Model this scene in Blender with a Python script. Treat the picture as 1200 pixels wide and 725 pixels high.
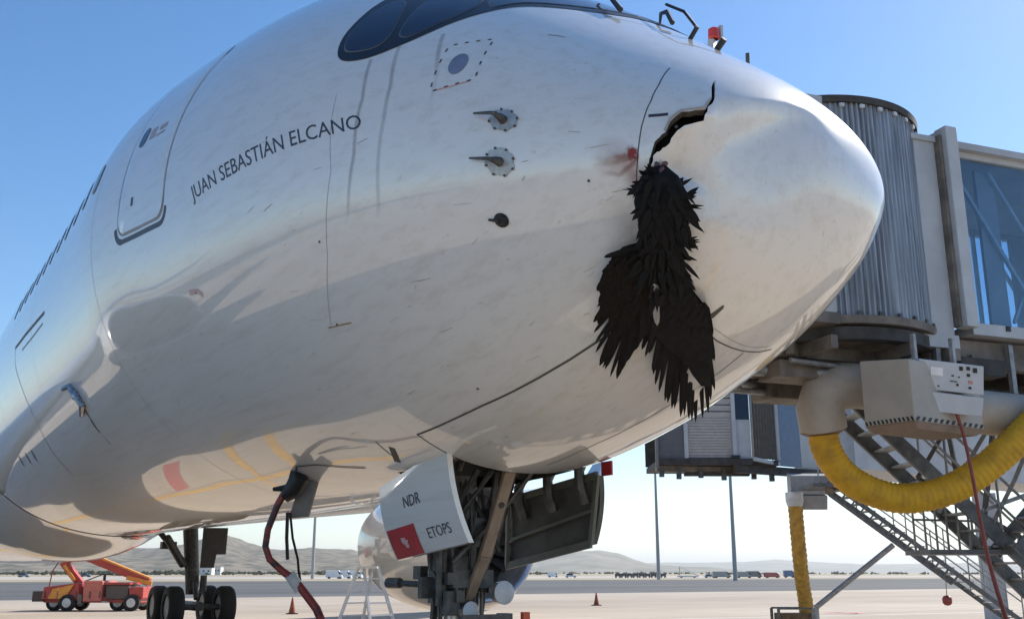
import bpy, bmesh, math, random
import numpy as np
from mathutils import Vector, Matrix, Quaternion, geometry
rad = math.radians
random.seed(7)
for _o in list(bpy.data.objects):
    bpy.data.objects.remove(_o)
SC = bpy.context.scene
COL = SC.collection
# ------------------------------------------------------------------ measured data (metres; nose tip at x=0, x aft, y starboard, z up)
CAM_POS=(-4.1130,4.8334,1.8332)
CAM_F=0.99545
CAM_R=(-0.530055, -0.847963, 0.000442)
CAM_U=(-0.21164, 0.132799, 0.968283)
CAM_FW=(0.821128, -0.513149, 0.249854)
ZC=5.5305
XT=[0.0, 0.12, 0.3, 0.6, 1.0, 1.6, 2.4, 3.4, 4.6, 6.0, 8.0, 10.0]
TOP=[-1.0485, -0.6537, -0.4421, -0.1738, 0.1564, 0.6444, 1.2248, 1.8471, 2.3719, 2.7051, 2.936, 2.9694]
BOT=[-1.0485, -1.5483, -1.8279, -2.0722, -2.282, -2.4812, -2.6968, -2.8578, -2.9143, -2.9132, -2.9246, -2.9366]
WID=[0.0, 0.8269, 1.0177, 1.219, 1.4477, 1.7699, 2.1331, 2.4575, 2.7042, 2.8996, 3.127, 3.1213]
ZW=[-1.0485, -1.1457, -1.1174, -1.0389, -0.9213, -0.762, -0.5795, -0.3905, -0.2303, -0.0888, 0.0393, 0.0]
PL={"S1": [[3.3608, 153.92], [2.8872, 153.38], [2.4739, 152.97], [2.1417, 152.87], [1.8565, 152.58], [1.5485, 151.93], [1.255, 150.59], [1.0674, 150.58], [0.8936, 151.96]], "S1b": [[0.6599, 165.06], [0.5725, 166.03]], "S2": [[3.3608, 153.92], [3.382, 157.93], [3.411, 162.19], [3.4204, 166.11]], "S3": [[3.0703, 179.9], [2.4358, -178.77], [2.1335, -177.53], [1.8665, -176.19], [1.5104, -174.66], [1.1542, -173.54], [0.8925, -172.49]], "ringL": [[0.4382, 44.49], [0.3871, 58.86], [0.3733, 69.67], [0.379, 80.18], [0.3941, 90.32], [0.4093, 96.06], [0.4267, 101.45], [0.4652, 109.72], [0.5082, 117.38]], "ringLow": [[0.7962, 171.53], [0.8165, 174.32], [0.8489, -178.81], [0.8742, -173.16], [0.8996, -165.62], [0.9031, -160.34]], "ringLowI": [[0.733, 169.47], [0.7548, 173.75], [0.7833, 178.61], [0.8222, -174.44], [0.8461, -167.58], [0.8464, -163.17]], "dotL": [[0.2134, 40.14], [0.1645, 48.41]], "door": [[5.387, 93.79], [5.3414, 90.61], [5.3692, 82.28], [5.3171, 76.55], [5.294, 71.57], [5.2889, 67.25]], "doorL": [[6.6595, 91.5], [6.5847, 85.25], [6.5143, 78.88]], "doorB": [[6.7518, 92.28], [6.7198, 96.83], [6.5604, 98.47], [6.0846, 97.98], [5.5895, 97.04], [5.4076, 94.93], [5.3586, 91.07]], "doorBi": [[6.5939, 95.44], [5.5058, 94.55]], "dwin": [[6.4079, 73.83]], "dtxt": [[5.7146, 74.85]], "dhan": [[6.2098, 91.16]], "cargo": [[13.6862, 94.74], [13.7291, 99.47], [13.4105, 107.74], [13.2787, 113.57], [13.2024, 119.37], [13.4657, 129.3], [13.4693, 138.26]], "cargo2": [[13.6931, 94.17], [12.5011, 94.34], [10.6464, 95.4]], "cargo3": [[12.8828, 97.58], [11.7899, 97.78], [10.8127, 97.74]], "vent1": [[16.3658, 124.25], [16.4937, 127.91]], "vent2": [[15.5979, 124.86], [15.7283, 128.4]], "vent3": [[14.9517, 125.28], [15.081, 128.72]], "text0": [[4.6795, 95.49]], "text1": [[2.3325, 88.26]], "textu0": [[4.7545, 92.46]], "textu1": [[2.366, 84.39]], "probe": [[1.2214, 86.37], [1.2551, 98.33], [1.339, 112.85]], "hatchc": [[1.7951, 78.16], [1.4868, 72.62], [1.5527, 55.45], [1.8327, 61.47]], "hatchpink": [[1.7587, 77.53], [1.6377, 75.75], [1.5185, 73.43]], "hatchdisc": [[1.671, 67.74], [1.7316, 63.28], [1.6146, 65.66]], "mark1": [[1.2714, 47.07], [1.2196, 46.19], [1.1571, 45.57]], "mark2": [[0.3593, 78.95], [0.3146, 77.94], [0.2686, 76.46]], "mark3": [[0.6728, 166.03], [0.5842, 166.26]], "marks": [[0.722, 105.77], [3.0981, 125.95], [4.9449, 112.83], [4.0122, 157.72], [2.3396, 148.62]], "orange": [[3.2138, 126.14], [3.0762, 126.24], [2.9368, 126.41]], "pinkm": [[5.0827, 112.4], [4.8998, 112.63], [4.8294, 113.71]], "mask": [[2.8729, 66.71], [2.7867, 69.11], [2.6589, 69.63], [2.4473, 68.14], [2.2408, 63.57], [2.0984, 58.45], [1.9644, 50.11], [1.8788, 43.82], [1.8029, 37.48], [1.7402, 33.79], [1.4823, 25.16], [1.3669, 17.34], [1.3683, 9.86], [1.3477, 4.85]], "maskup": [[2.9386, 61.61], [2.9535, 55.17], [2.9817, 46.37]], "pane1": [[2.808, 65.61], [2.7222, 66.68], [2.5047, 65.33], [2.4332, 62.78], [2.4371, 58.84], [2.5198, 53.21], [2.6824, 45.53]], "pane1u": [[2.8261, 46.29], [2.8748, 51.28], [2.8855, 57.15], [2.865, 61.58]], "pane2": [[2.3452, 59.6], [2.2904, 60.44], [2.2271, 60.19], [2.143, 56.45], [2.0776, 52.2], [2.0143, 46.54], [1.9996, 41.29]], "pane2u": [[2.0556, 37.73], [2.5176, 43.82], [2.4181, 52.75]], "pane3": [[1.9108, 41.71], [1.8557, 35.66], [1.8022, 31.7], [1.574, 23.19]], "crack": [[0.2118, 41.56], [0.1702, 46.64], [0.1312, 56.39], [0.123, 68.7], [0.1229, 75.83], [0.1699, 81.6], [0.2136, 86.3], [0.251, 93.61], [0.2862, 96.1], [0.3176, 97.92], [0.3689, 104.44], [0.3993, 106.57], [0.3618, 100.65], [0.3415, 97.26], [0.3096, 91.5], [0.2684, 87.66], [0.2493, 80.64], [0.2117, 73.27], [0.1328, 67.86], [0.1399, 56.54]], "dent": [[0.2134, 40.14], [0.1531, 13.06], [0.0618, -0.43], [0.2228, 108.1], [0.2979, 132.21], [0.2081, 151.33], [0.133, -166.48], [0.0624, 130.17]], "blood": [[0.4446, 97.73]], "bloodst": [[0.4431, 97.02], [0.5401, 96.0], [0.6394, 96.96], [0.4878, 102.95], [0.546, 108.49], [0.5688, 116.09], [0.5673, 123.3]], "tissue": [[0.2916, 102.64], [0.275, 106.61], [0.3234, 103.67], [0.3496, 106.36], [0.2682, 111.36]], "drain": [[10.3842, 116.47], [9.9442, 117.62], [9.814, 120.4], [9.7584, 122.97], [10.1337, 125.06]], "drain2": [[9.8744, 122.12], [9.9988, 129.32], [9.9698, 134.32], [9.9441, 139.44]], "streak1": [[2.4457, 68.7], [2.3727, 80.2], [2.4017, 93.87], [2.5332, 105.72], [2.8249, 118.32]], "streak2": [[2.2508, 63.92], [2.143, 76.51], [2.1354, 86.32], [2.1628, 92.59], [2.2309, 105.1], [2.4446, 120.28]], "streak3": [[1.966, 57.15], [1.7851, 72.99], [1.7426, 89.09]], "joint1": [[2.654, 78.73], [2.6419, 96.74], [2.8618, 112.97], [3.1629, 125.64]], "vent4": [[3.8619, 155.45], [3.9825, 157.91], [4.1137, 160.24]], "tailsq": [[3.9382, 152.69], [4.0064, 156.65], [4.0528, 160.23]], "body": [[0.3443, 104.88], [0.3519, 111.06], [0.37, 117.6], [0.423, 125.38], [0.4906, 132.31], [0.5646, 138.88], [0.6356, 145.79], [0.6958, 151.57]], "whitef": [[0.6446, 140.52], [0.7193, 146.06], [0.8301, 152.12]], "plug": [[6.3018, 159.53]]}
FE={"N1": 39, "N2": 77, "LW": [[[0.5858, 130.27], [0.7896, 128.41]], [[0.6072, 131.66], [0.8632, 132.21]], [[0.6292, 133.03], [0.9207, 136.41]], [[0.655, 134.63], [1.0158, 139.81]], [[0.6816, 136.19], [1.1076, 143.13]], [[0.7057, 137.5], [1.1631, 145.81]], [[0.7266, 138.93], [1.2649, 150.7]], [[0.7481, 140.34], [1.3356, 154.6]], [[0.7704, 141.74], [1.3657, 157.09]], [[0.7818, 142.81], [1.382, 159.29]], [[0.7936, 143.87], [1.3615, 160.47]], [[0.7979, 144.85], [1.2658, 158.99]], [[0.7985, 145.6], [1.1691, 157.28]], [[0.7951, 146.12], [1.0931, 155.96]], [[0.7923, 147.02], [1.0209, 154.68]], [[0.7668, 144.11], [1.315, 159.66]], [[0.6491, 135.89], [1.0398, 141.8]], [[0.6856, 138.93], [1.2113, 148.44]], [[0.7249, 141.92], [1.3545, 156.13]], [[0.7795, 145.94], [1.218, 158.32]], [[0.7886, 147.17], [1.0649, 155.67]]], "RW": [[[0.6359, 161.08], [1.3976, -169.52]], [[0.6397, 159.51], [1.5862, -165.85]], [[0.6414, 158.19], [1.7334, -163.84]], [[0.6436, 156.89], [1.8625, -162.72]], [[0.6463, 155.61], [1.6736, -169.56]], [[0.6493, 154.35], [1.5537, -175.41]], [[0.6602, 153.16], [1.4474, 179.21]], [[0.6683, 152.18], [1.3748, 175.18]], [[0.6768, 151.22], [1.3051, 171.36]], [[0.6888, 150.1], [1.2411, 168.14]], [[0.698, 149.18], [1.1333, 163.42]], [[0.7074, 148.28], [1.0546, 159.45]], [[0.7172, 147.39], [1.054, 157.02]], [[0.577, 156.84], [0.9049, 175.56]], [[0.5879, 155.99], [1.1787, -175.19]], [[0.6222, 153.55], [1.584, -173.24]], [[0.6331, 152.35], [1.4904, -178.49]], [[0.6485, 151.41], [1.3993, 176.73]], [[0.6594, 149.86], [1.2562, 170.32]], [[0.6711, 148.34], [1.1791, 165.4]], [[0.6914, 147.34], [1.0569, 158.35]], [[0.6175, 155.46], [1.7401, -167.07]]], "TUFT": [[[0.3974, 113.69], [0.4932, 112.96]], [[0.4416, 118.38], [0.5062, 118.45]], [[0.4054, 110.89], [0.4532, 109.23]], [[0.2715, 114.85], [0.2152, 111.52]], [[0.2609, 120.06], [0.1894, 117.55]], [[0.2989, 123.31], [0.2396, 127.08]], [[0.2885, 120.29], [0.2232, 121.76]], [[0.3998, 135.12], [0.3318, 135.44]], [[0.4149, 135.56], [0.3453, 138.77]], [[0.458, 137.93], [0.4324, 141.67]], [[0.4983, 125.32], [0.5539, 125.71]], [[0.547, 130.15], [0.6314, 129.53]], [[0.3473, 108.0], [0.3581, 103.84]], [[0.2786, 111.83], [0.2764, 107.01]], [[0.3896, 107.49], [0.4094, 105.66]], [[0.3439, 126.96], [0.2991, 130.68]], [[0.4608, 122.18], [0.5059, 121.56]], [[0.2971, 110.27], [0.2464, 109.03]], [[0.5, 142.12], [0.4957, 145.56]], [[0.3534, 109.44], [0.4067, 108.28]]], "COV": [[[0.6226, 130.21], [0.8046, 138.62]], [[0.5826, 131.51], [0.6903, 138.98]], [[0.6879, 130.72], [0.8704, 138.74]], [[0.6481, 131.89], [0.7798, 138.29]], [[0.6202, 132.79], [0.7948, 140.82]], [[0.5887, 133.9], [0.7207, 142.75]], [[0.7771, 130.73], [0.9656, 137.5]], [[0.7421, 131.61], [0.9071, 139.73]], [[0.7081, 132.53], [0.8419, 138.98]], [[0.6752, 133.51], [0.8299, 141.16]], [[0.6392, 134.69], [0.7931, 143.27]], [[0.7956, 132.54], [0.9679, 136.33]], [[0.7595, 133.47], [0.9249, 140.08]], [[0.7187, 134.63], [0.885, 141.04]], [[0.687, 135.63], [0.863, 144.92]], [[0.6527, 136.81], [0.7718, 143.52]], [[0.8159, 134.31], [1.0205, 140.04]], [[0.7861, 135.1], [0.97, 141.79]], [[0.7562, 135.95], [0.9725, 142.08]], [[0.7281, 136.81], [0.8579, 143.27]], [[0.6922, 138.01], [0.8431, 148.38]], [[0.6601, 139.19], [0.826, 148.9]], [[0.8336, 136.16], [1.0247, 140.78]], [[0.7929, 137.29], [0.9652, 143.38]], [[0.7627, 138.21], [0.9714, 143.69]], [[0.73, 139.29], [0.8867, 145.58]], [[0.6986, 140.42], [0.8853, 150.61]], [[0.8663, 137.63], [1.0901, 143.29]], [[0.8262, 138.75], [1.0364, 144.77]], [[0.7968, 139.64], [1.0104, 146.86]], [[0.7593, 140.88], [0.9043, 147.43]], [[0.7211, 142.28], [0.8851, 150.08]], [[0.8924, 139.3], [1.1217, 144.64]], [[0.8565, 140.31], [1.0752, 146.76]], [[0.8229, 141.35], [0.9958, 147.46]], [[0.7906, 142.42], [1.0087, 149.94]], [[0.76, 143.53], [0.9382, 151.57]], [[0.7326, 144.61], [0.8877, 152.75]], [[0.8535, 142.93], [1.011, 148.63]], [[0.635, 142.6], [0.8015, 148.0]], [[0.6104, 143.75], [0.8424, 152.72]], [[0.5804, 145.29], [0.8182, 154.51]], [[0.5567, 146.6], [0.7285, 153.43]], [[0.6696, 143.97], [0.9388, 149.85]], [[0.6407, 145.31], [0.8844, 154.53]], [[0.6097, 146.9], [0.8303, 156.8]], [[0.5842, 148.33], [0.7513, 156.98]], [[0.6777, 146.58], [0.883, 151.99]], [[0.6503, 147.95], [0.8624, 154.36]], [[0.6256, 149.29], [0.8414, 156.92]], [[0.6022, 150.68], [0.7848, 159.11]], [[0.5722, 152.64], [0.7227, 160.17]], [[0.7133, 147.96], [0.9697, 154.83]], [[0.6792, 149.66], [0.9196, 158.18]], [[0.6471, 151.45], [0.8769, 159.95]], [[0.6244, 152.85], [0.8186, 161.81]], [[0.5959, 154.79], [0.7688, 161.59]], [[0.7647, 148.66], [0.9883, 154.43]], [[0.7406, 149.77], [0.9844, 155.89]], [[0.7107, 151.29], [0.893, 157.95]], [[0.6879, 152.55], [0.9553, 161.35]], [[0.6609, 154.18], [0.8327, 160.24]], [[0.6322, 156.12], [0.8331, 163.99]], [[0.6078, 157.96], [0.7674, 165.88]], [[0.759, 152.1], [0.9486, 156.33]], [[0.7304, 153.63], [0.9613, 160.58]], [[0.7004, 155.41], [0.9509, 164.12]], [[0.6796, 156.77], [0.8961, 164.07]], [[0.6538, 158.62], [0.8864, 168.29]], [[0.632, 160.37], [0.9003, 171.75]], [[0.7594, 155.55], [1.0095, 162.29]], [[0.7318, 157.23], [1.0094, 169.31]], [[0.7042, 159.11], [0.9748, 168.42]], [[0.6812, 160.85], [0.9064, 172.38]], [[0.7558, 159.67], [1.0509, 170.91]], [[0.7341, 161.22], [0.9687, 170.55]], [[0.711, 163.06], [0.9296, 173.12]], [[0.394, 109.23], [0.4721, 114.43]], [[0.361, 109.98], [0.437, 116.81]], [[0.3293, 110.85], [0.375, 117.91]], [[0.2996, 111.84], [0.3244, 121.01]], [[0.2783, 112.68], [0.2865, 122.38]], [[0.2551, 113.75], [0.2489, 123.87]], [[0.4114, 111.02], [0.5001, 113.06]], [[0.3809, 111.74], [0.4363, 117.18]], [[0.3515, 112.55], [0.3813, 118.72]], [[0.3299, 113.23], [0.3953, 118.91]], [[0.309, 113.99], [0.3006, 121.92]], [[0.2838, 115.05], [0.3515, 121.25]], [[0.4053, 113.33], [0.4062, 121.47]], [[0.3733, 114.21], [0.4044, 121.91]], [[0.3481, 115.0], [0.4239, 121.51]], [[0.3208, 116.0], [0.278, 124.46]], [[0.2954, 117.1], [0.3237, 125.34]], [[0.2733, 118.22], [0.2711, 125.88]], [[0.416, 115.23], [0.4704, 119.88]], [[0.3908, 115.94], [0.4557, 122.08]], [[0.3629, 116.84], [0.3625, 124.41]], [[0.3328, 117.97], [0.3444, 126.5]], [[0.3046, 119.22], [0.3084, 126.63]], [[0.2834, 120.33], [0.2909, 127.13]], [[0.4281, 117.06], [0.5023, 123.61]], [[0.4, 117.89], [0.4283, 123.87]], [[0.3753, 118.72], [0.4365, 123.05]], [[0.348, 119.76], [0.4215, 123.29]], [[0.3206, 120.99], [0.3066, 128.24]], [[0.294, 122.38], [0.2837, 131.14]], [[0.4487, 118.62], [0.5289, 120.7]], [[0.4214, 119.43], [0.5133, 124.87]], [[0.3921, 120.41], [0.4262, 125.99]], [[0.3689, 121.3], [0.3773, 128.14]], [[0.3479, 122.19], [0.3577, 129.66]], [[0.3219, 123.45], [0.37, 129.37]], [[0.2974, 124.84], [0.3017, 132.62]], [[0.4628, 120.33], [0.5343, 124.74]], [[0.4309, 121.31], [0.5002, 127.09]], [[0.4066, 122.16], [0.4773, 129.31]], [[0.3803, 123.18], [0.4255, 129.08]], [[0.3575, 124.19], [0.3816, 131.2]], [[0.3351, 125.3], [0.3572, 132.7]], [[0.3152, 126.41], [0.3031, 135.36]], [[0.4656, 122.36], [0.5647, 126.5]], [[0.439, 123.23], [0.5459, 127.1]], [[0.4088, 124.35], [0.4735, 130.71]], [[0.3808, 125.53], [0.4272, 133.15]], [[0.359, 126.57], [0.3873, 132.55]], [[0.3327, 128.0], [0.364, 135.48]], [[0.4864, 123.83], [0.5527, 130.23]], [[0.4553, 124.86], [0.495, 130.3]], [[0.4269, 125.92], [0.4829, 133.63]], [[0.3978, 127.15], [0.4347, 133.75]], [[0.3756, 128.21], [0.4049, 135.68]], [[0.3519, 129.47], [0.3808, 135.12]], [[0.5099, 125.18], [0.6037, 129.69]], [[0.4831, 126.06], [0.5479, 133.13]], [[0.4605, 126.87], [0.5202, 131.04]], [[0.4315, 128.02], [0.4818, 135.34]], [[0.4113, 128.91], [0.4403, 134.71]], [[0.3917, 129.85], [0.3831, 137.18]], [[0.3668, 131.18], [0.3736, 140.0]], [[0.5301, 126.62], [0.6111, 129.14]], [[0.4989, 127.66], [0.593, 133.4]], [[0.4767, 128.48], [0.5438, 133.86]], [[0.4482, 129.62], [0.4896, 136.02]], [[0.419, 130.94], [0.4404, 136.63]], [[0.3935, 132.23], [0.3885, 138.08]], [[0.555, 127.89], [0.6265, 134.24]], [[0.5232, 128.95], [0.5837, 133.03]], [[0.5016, 129.73], [0.61, 131.19]], [[0.4797, 130.59], [0.5308, 136.31]], [[0.4567, 131.56], [0.5508, 137.5]], [[0.4368, 132.48], [0.4647, 137.99]], [[0.4164, 133.5], [0.4201, 140.11]], [[0.5627, 129.71], [0.6334, 134.56]], [[0.5379, 130.57], [0.6203, 136.01]], [[0.515, 131.42], [0.5886, 135.99]], [[0.4877, 132.52], [0.5568, 138.12]], [[0.4596, 133.78], [0.5146, 138.11]], [[0.4393, 134.78], [0.4905, 140.35]], [[0.5791, 131.23], [0.7103, 132.35]], [[0.5548, 132.09], [0.6221, 135.57]], [[0.5327, 132.93], [0.6048, 136.92]], [[0.5121, 133.77], [0.5789, 139.91]], [[0.4911, 134.69], [0.586, 138.4]], [[0.465, 135.92], [0.5107, 141.86]], [[0.4457, 136.93], [0.4999, 143.39]], [[0.6073, 132.35], [0.7262, 135.82]], [[0.5823, 133.23], [0.6542, 138.36]], [[0.5552, 134.25], [0.6354, 136.66]], [[0.5279, 135.37], [0.579, 142.24]], [[0.4997, 136.64], [0.5195, 142.31]], [[0.4775, 137.74], [0.5095, 144.04]], [[0.4561, 138.89], [0.4577, 146.7]], [[0.6192, 134.02], [0.7334, 135.08]], [[0.5908, 135.06], [0.7133, 137.94]], [[0.5686, 135.93], [0.6393, 140.42]], [[0.5432, 137.0], [0.5945, 141.88]], [[0.5232, 137.91], [0.5846, 144.12]], [[0.4988, 139.11], [0.5778, 145.33]], [[0.4798, 140.11], [0.4978, 145.76]], [[0.6279, 135.83], [0.7137, 138.68]], [[0.6041, 136.73], [0.6807, 140.79]], [[0.5767, 137.85], [0.6348, 145.2]], [[0.5543, 138.84], [0.5859, 145.58]], [[0.5313, 139.92], [0.6211, 145.81]], [[0.5101, 141.01], [0.5198, 148.22]], [[0.639, 137.56], [0.7561, 140.68]], [[0.6107, 138.68], [0.6963, 143.57]], [[0.5856, 139.76], [0.6424, 144.21]], [[0.5656, 140.68], [0.5995, 148.39]], [[0.5421, 141.84], [0.6205, 146.42]], [[0.5176, 143.15], [0.5168, 149.18]], [[0.6325, 140.04], [0.7326, 143.4]], [[0.6039, 141.28], [0.6849, 146.82]], [[0.5811, 142.35], [0.6529, 145.76]], [[0.5574, 143.55], [0.6305, 149.73]], [[0.5375, 144.64], [0.6079, 148.73]], [[0.6676, 140.85], [0.7312, 146.17]], [[0.6473, 141.7], [0.7352, 147.24]], [[0.6245, 142.7], [0.7167, 145.37]], [[0.5982, 143.96], [0.6767, 149.74]], [[0.5752, 145.16], [0.6369, 149.53]], [[0.6732, 142.9], [0.7925, 147.58]], [[0.6444, 144.18], [0.7357, 147.94]]], "LP": [[0.547, 130.15], [0.6788, 129.84], [0.7944, 130.12], [0.904, 136.5], [0.9882, 142.11], [1.0225, 148.16], [0.9381, 150.22], [0.767, 148.08]], "RP": [[0.6091, 140.87], [0.5441, 147.25], [0.6066, 159.18], [0.6924, 165.58], [0.9085, 175.06], [1.1805, -176.34], [1.1895, -179.02], [0.9918, 168.68], [0.9504, 160.89], [0.9114, 154.76]]}
HILL={"near": [[-0.584, 0.941], [-4.443, 1.221], [-8.22, 1.429], [-11.853, 1.297], [-13.928, 1.444], [-14.981, 1.584], [-15.825, 1.81], [-16.681, 1.995], [-17.573, 1.738], [-18.248, 1.522], [-19.814, 1.309], [-21.611, 1.318], [-23.204, 1.236], [-25.044, 1.016], [-27.357, 0.841], [-30.148, 0.483], [-32.938, 0.124]], "mid": [[-26.45, 0.12], [-30.149, 0.393], [-32.009, 0.529], [-33.406, 0.71], [-34.573, 0.982], [-35.505, 1.117], [-36.667, 1.161], [-37.821, 1.024], [-38.734, 0.708], [-39.642, 0.438], [-42.134, 0.303], [-45.684, 0.126]], "far": [[-2.404, 0.251], [-27.368, 0.3], [-36.652, 0.439], [-40.33, 0.527], [-43.493, 0.568], [-46.155, 0.651], [-48.317, 0.558], [-50.43, 0.467], [-52.086, 0.421], [-54.914, 0.497], [-58.008, 0.568], [-62.322, 0.353]]}
AT={"hose": [[4.922, -5.557, 3.63], [4.931, -5.592, 3.423], [4.897, -5.703, 3.196], [4.817, -5.877, 2.991], [4.689, -6.096, 2.851], [4.516, -6.364, 2.764], [4.291, -6.661, 2.784], [4.046, -6.944, 2.898], [3.776, -7.21, 3.127], [3.528, -7.424, 3.398], [3.271, -7.63, 3.709], [2.959, -7.864, 4.145]], "elbow": [[4.917, -5.567, 3.63], [4.886, -5.495, 3.876], [4.815, -5.516, 4.068], [4.698, -5.651, 4.176], [4.534, -5.913, 4.176], [4.318, -6.3, 4.09]], "pipe": [[4.342, -6.49, 4.021], [4.016, -7.075, 3.892], [3.62, -7.937, 3.821], [3.166, -9.114, 3.697]], "house": [[3.403, -5.384, 4.177], [4.075, -5.338, 4.264], [3.442, -6.761, 4.22], [3.558, -5.481, 3.467], [4.273, -6.689, 3.438]], "cb1": [[3.447, -5.636, 4.315], [3.055, -6.306, 4.226], [3.128, -6.353, 3.89], [3.517, -5.692, 3.969]], "cb1b": [[3.49, -5.652, 3.94], [3.105, -6.311, 3.852], [3.163, -6.323, 3.635], [3.556, -5.657, 3.714]], "redcable": [[3.347, -6.104, 3.682], [3.354, -6.193, 3.475], [3.315, -6.188, 3.216], [3.352, -6.295, 2.873], [3.338, -6.316, 2.475], [3.386, -6.453, 2.037], [3.35, -6.505, 1.65], [3.366, -6.656, 1.283], [3.376, -6.838, 0.878]], "st1a": [[6.89, -7.833, 4.498], [6.723, -8.336, 4.012], [5.773, -11.102, 1.453]], "st1b": [[5.914, -7.586, 4.21], [5.703, -8.204, 3.631], [4.933, -10.426, 1.599]], "st2a": [[15.336, -17.606, 3.897], [14.719, -19.267, 2.513], [13.411, -22.431, 0.313]], "brace": [[16.202, -17.679, 0.9], [14.692, -19.277, 2.581]], "ball": [[14.154, -20.656, 1.515], [14.231, -20.732, 1.106]], "b2": [[19.244, -14.8, 4.82], [18.778, -15.545, 4.82], [18.019, -16.759, 4.821], [17.758, -17.189, 4.797], [17.799, -18.287, 4.807], [17.858, -19.371, 4.789], [17.938, -20.828, 4.736]], "cb2": [[16.859, -17.769, 4.557], [16.284, -18.691, 4.557], [16.493, -18.822, 3.601], [17.042, -17.942, 3.6]], "hose2": [[16.726, -17.734, 3.866], [16.804, -17.84, 3.393], [16.946, -18.016, 2.564], [17.101, -18.229, 1.618], [17.179, -18.393, 1.026], [17.272, -18.509, 0.482], [17.344, -18.554, 0.15]], "basket": [[17.383, -17.361, 0.873], [16.808, -18.281, 0.874]], "landing": [[6.123, -9.034, 2.149], [5.575, -9.924, 2.124]], "lat": [[5.484, -8.969, 3.981], [5.89, -8.687, 3.227], [5.079, -9.557, 4.107], [5.828, -9.031, 2.725], [5.621, -9.361, 2.725], [4.762, -10.124, 3.982], [5.099, -9.953, 3.228], [5.594, -9.65, 2.223], [4.968, -10.253, 3.04], [5.518, -9.526, 2.725], [5.147, -10.365, 2.223]], "beacon": [[4.527, -3.618, 8.112], [4.46, -3.576, 8.418], [4.423, -3.553, 8.586], [4.648, -3.399, 8.165], [4.525, -4.187, 8.149], [4.473, -4.154, 8.387]], "cable": [[6.154, 1.184, 2.622], [6.178, 1.241, 2.5], [6.241, 1.304, 2.261], [6.252, 1.316, 2.091], [6.216, 1.276, 1.964], [6.136, 1.172, 1.855], [6.045, 1.056, 1.755], [5.975, 0.949, 1.606], [5.913, 0.868, 1.484], [5.871, 0.804, 1.329], [5.851, 0.699, 1.02]], "cord": [[6.113, 1.124, 2.431], [6.155, 1.067, 2.177], [6.173, 0.993, 1.966], [6.193, 0.971, 1.855], [6.206, 0.942, 1.754]], "cord2": [[6.176, 1.128, 2.434], [6.237, 1.101, 2.179], [6.278, 1.064, 1.966]], "plug": [[6.045, 1.076, 2.758], [6.093, 1.108, 2.664], [6.153, 1.174, 2.604], [6.205, 1.287, 2.664]], "flap": [[6.095, 1.007, 2.853], [6.038, 0.875, 2.767], [6.175, 0.914, 2.397], [6.282, 1.077, 2.38]], "loader": [[53.623, -3.062, -0.007], [50.635, -7.841, -0.005]], "ladder": [[19.142, -5.628, -0.022]], "cones": [[42.58, -12.45], [45.51, -31.97]], "masts": [[231.54, -192.45], [184.14, -176.81], [314.1, -119.13]], "num": [[29.65, -33.68], [29.32, -34.22]], "far": {"van0": [315.6, -127.3], "van1": [318.9, -131.9], "van2": [321.9, -136.8], "build": [928.7, -258.4], "build2": [974.6, -282.4], "car0": [355.1, -239.6], "car1": [334.3, -234.0], "car2": [370.6, -234.5], "suv": [414.3, -301.1], "truck": [287.5, -269.8], "stair": [310.0, -272.9], "red": [285.0, -293.3], "tail": [303.5, -322.2], "red2": [461.9, -68.8], "d0": [324.5, -249.6], "d1": [324.9, -252.8], "d2": [325.3, -256.1], "d3": [325.7, -259.4], "d4": [326.1, -262.8], "d5": [326.4, -266.1], "d6": [326.7, -269.5], "d7": [326.3, -274.1], "b0": [301.5, -276.7], "b1": [294.5, -287.9], "b2": [292.4, -291.3], "b3": [300.7, -326.7], "k0": [470.7, -54.8], "k1": [468.3, -78.2]}, "shadowline": [[40.58, -13.83], [43.69, -19.01]]}
# ------------------------------------------------------------------ camera
cd = bpy.data.cameras.new('camera'); cam = bpy.data.objects.new('camera', cd); COL.objects.link(cam)
cd.sensor_width = 36.0; cd.lens = 36.0 * CAM_F; cd.clip_start = .05; cd.clip_end = 80000
_m = Matrix.Identity(4)
for i in range(3):
    _m[i][0] = CAM_R[i]; _m[i][1] = CAM_U[i]; _m[i][2] = -CAM_FW[i]; _m[i][3] = CAM_POS[i]
cam.matrix_world = _m
SC.camera = cam
# ------------------------------------------------------------------ sky and sun
SUN = Vector((0.11, -0.755, 0.63)).normalized()
SUN_EL = math.asin(SUN.z)
w = bpy.data.worlds.new('World'); SC.world = w; w.use_nodes = True
nt = w.node_tree; nt.nodes.clear()
sky = nt.nodes.new('ShaderNodeTexSky'); sky.sky_type = 'NISHITA'; sky.sun_disc = False
sky.sun_elevation = SUN_EL; sky.sun_rotation = math.atan2(SUN.x, SUN.y)
sky.altitude = 600; sky.air_density = 1.0; sky.dust_density = 0.45; sky.ozone_density = 1.3
hs = nt.nodes.new('ShaderNodeHueSaturation'); hs.inputs['Saturation'].default_value = 1.3
bg = nt.nodes.new('ShaderNodeBackground'); bg.inputs[1].default_value = 0.118
ow = nt.nodes.new('ShaderNodeOutputWorld')
nt.links.new(sky.outputs[0], hs.inputs['Color']); nt.links.new(hs.outputs[0], bg.inputs[0]); nt.links.new(bg.outputs[0], ow.inputs[0])
ld = bpy.data.lights.new('sun', 'SUN'); ld.energy = 4.8; ld.angle = rad(.5); ld.color = (1.0, .93, .81)
sun = bpy.data.objects.new('sun', ld); COL.objects.link(sun)
sun.rotation_euler = SUN.to_track_quat('Z', 'Y').to_euler()
sun.location = (0, -40, 60)
SC.view_settings.view_transform = 'Standard'; SC.view_settings.look = 'None'
SC.view_settings.exposure = 0.6; SC.view_settings.gamma = 1.0
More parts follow.
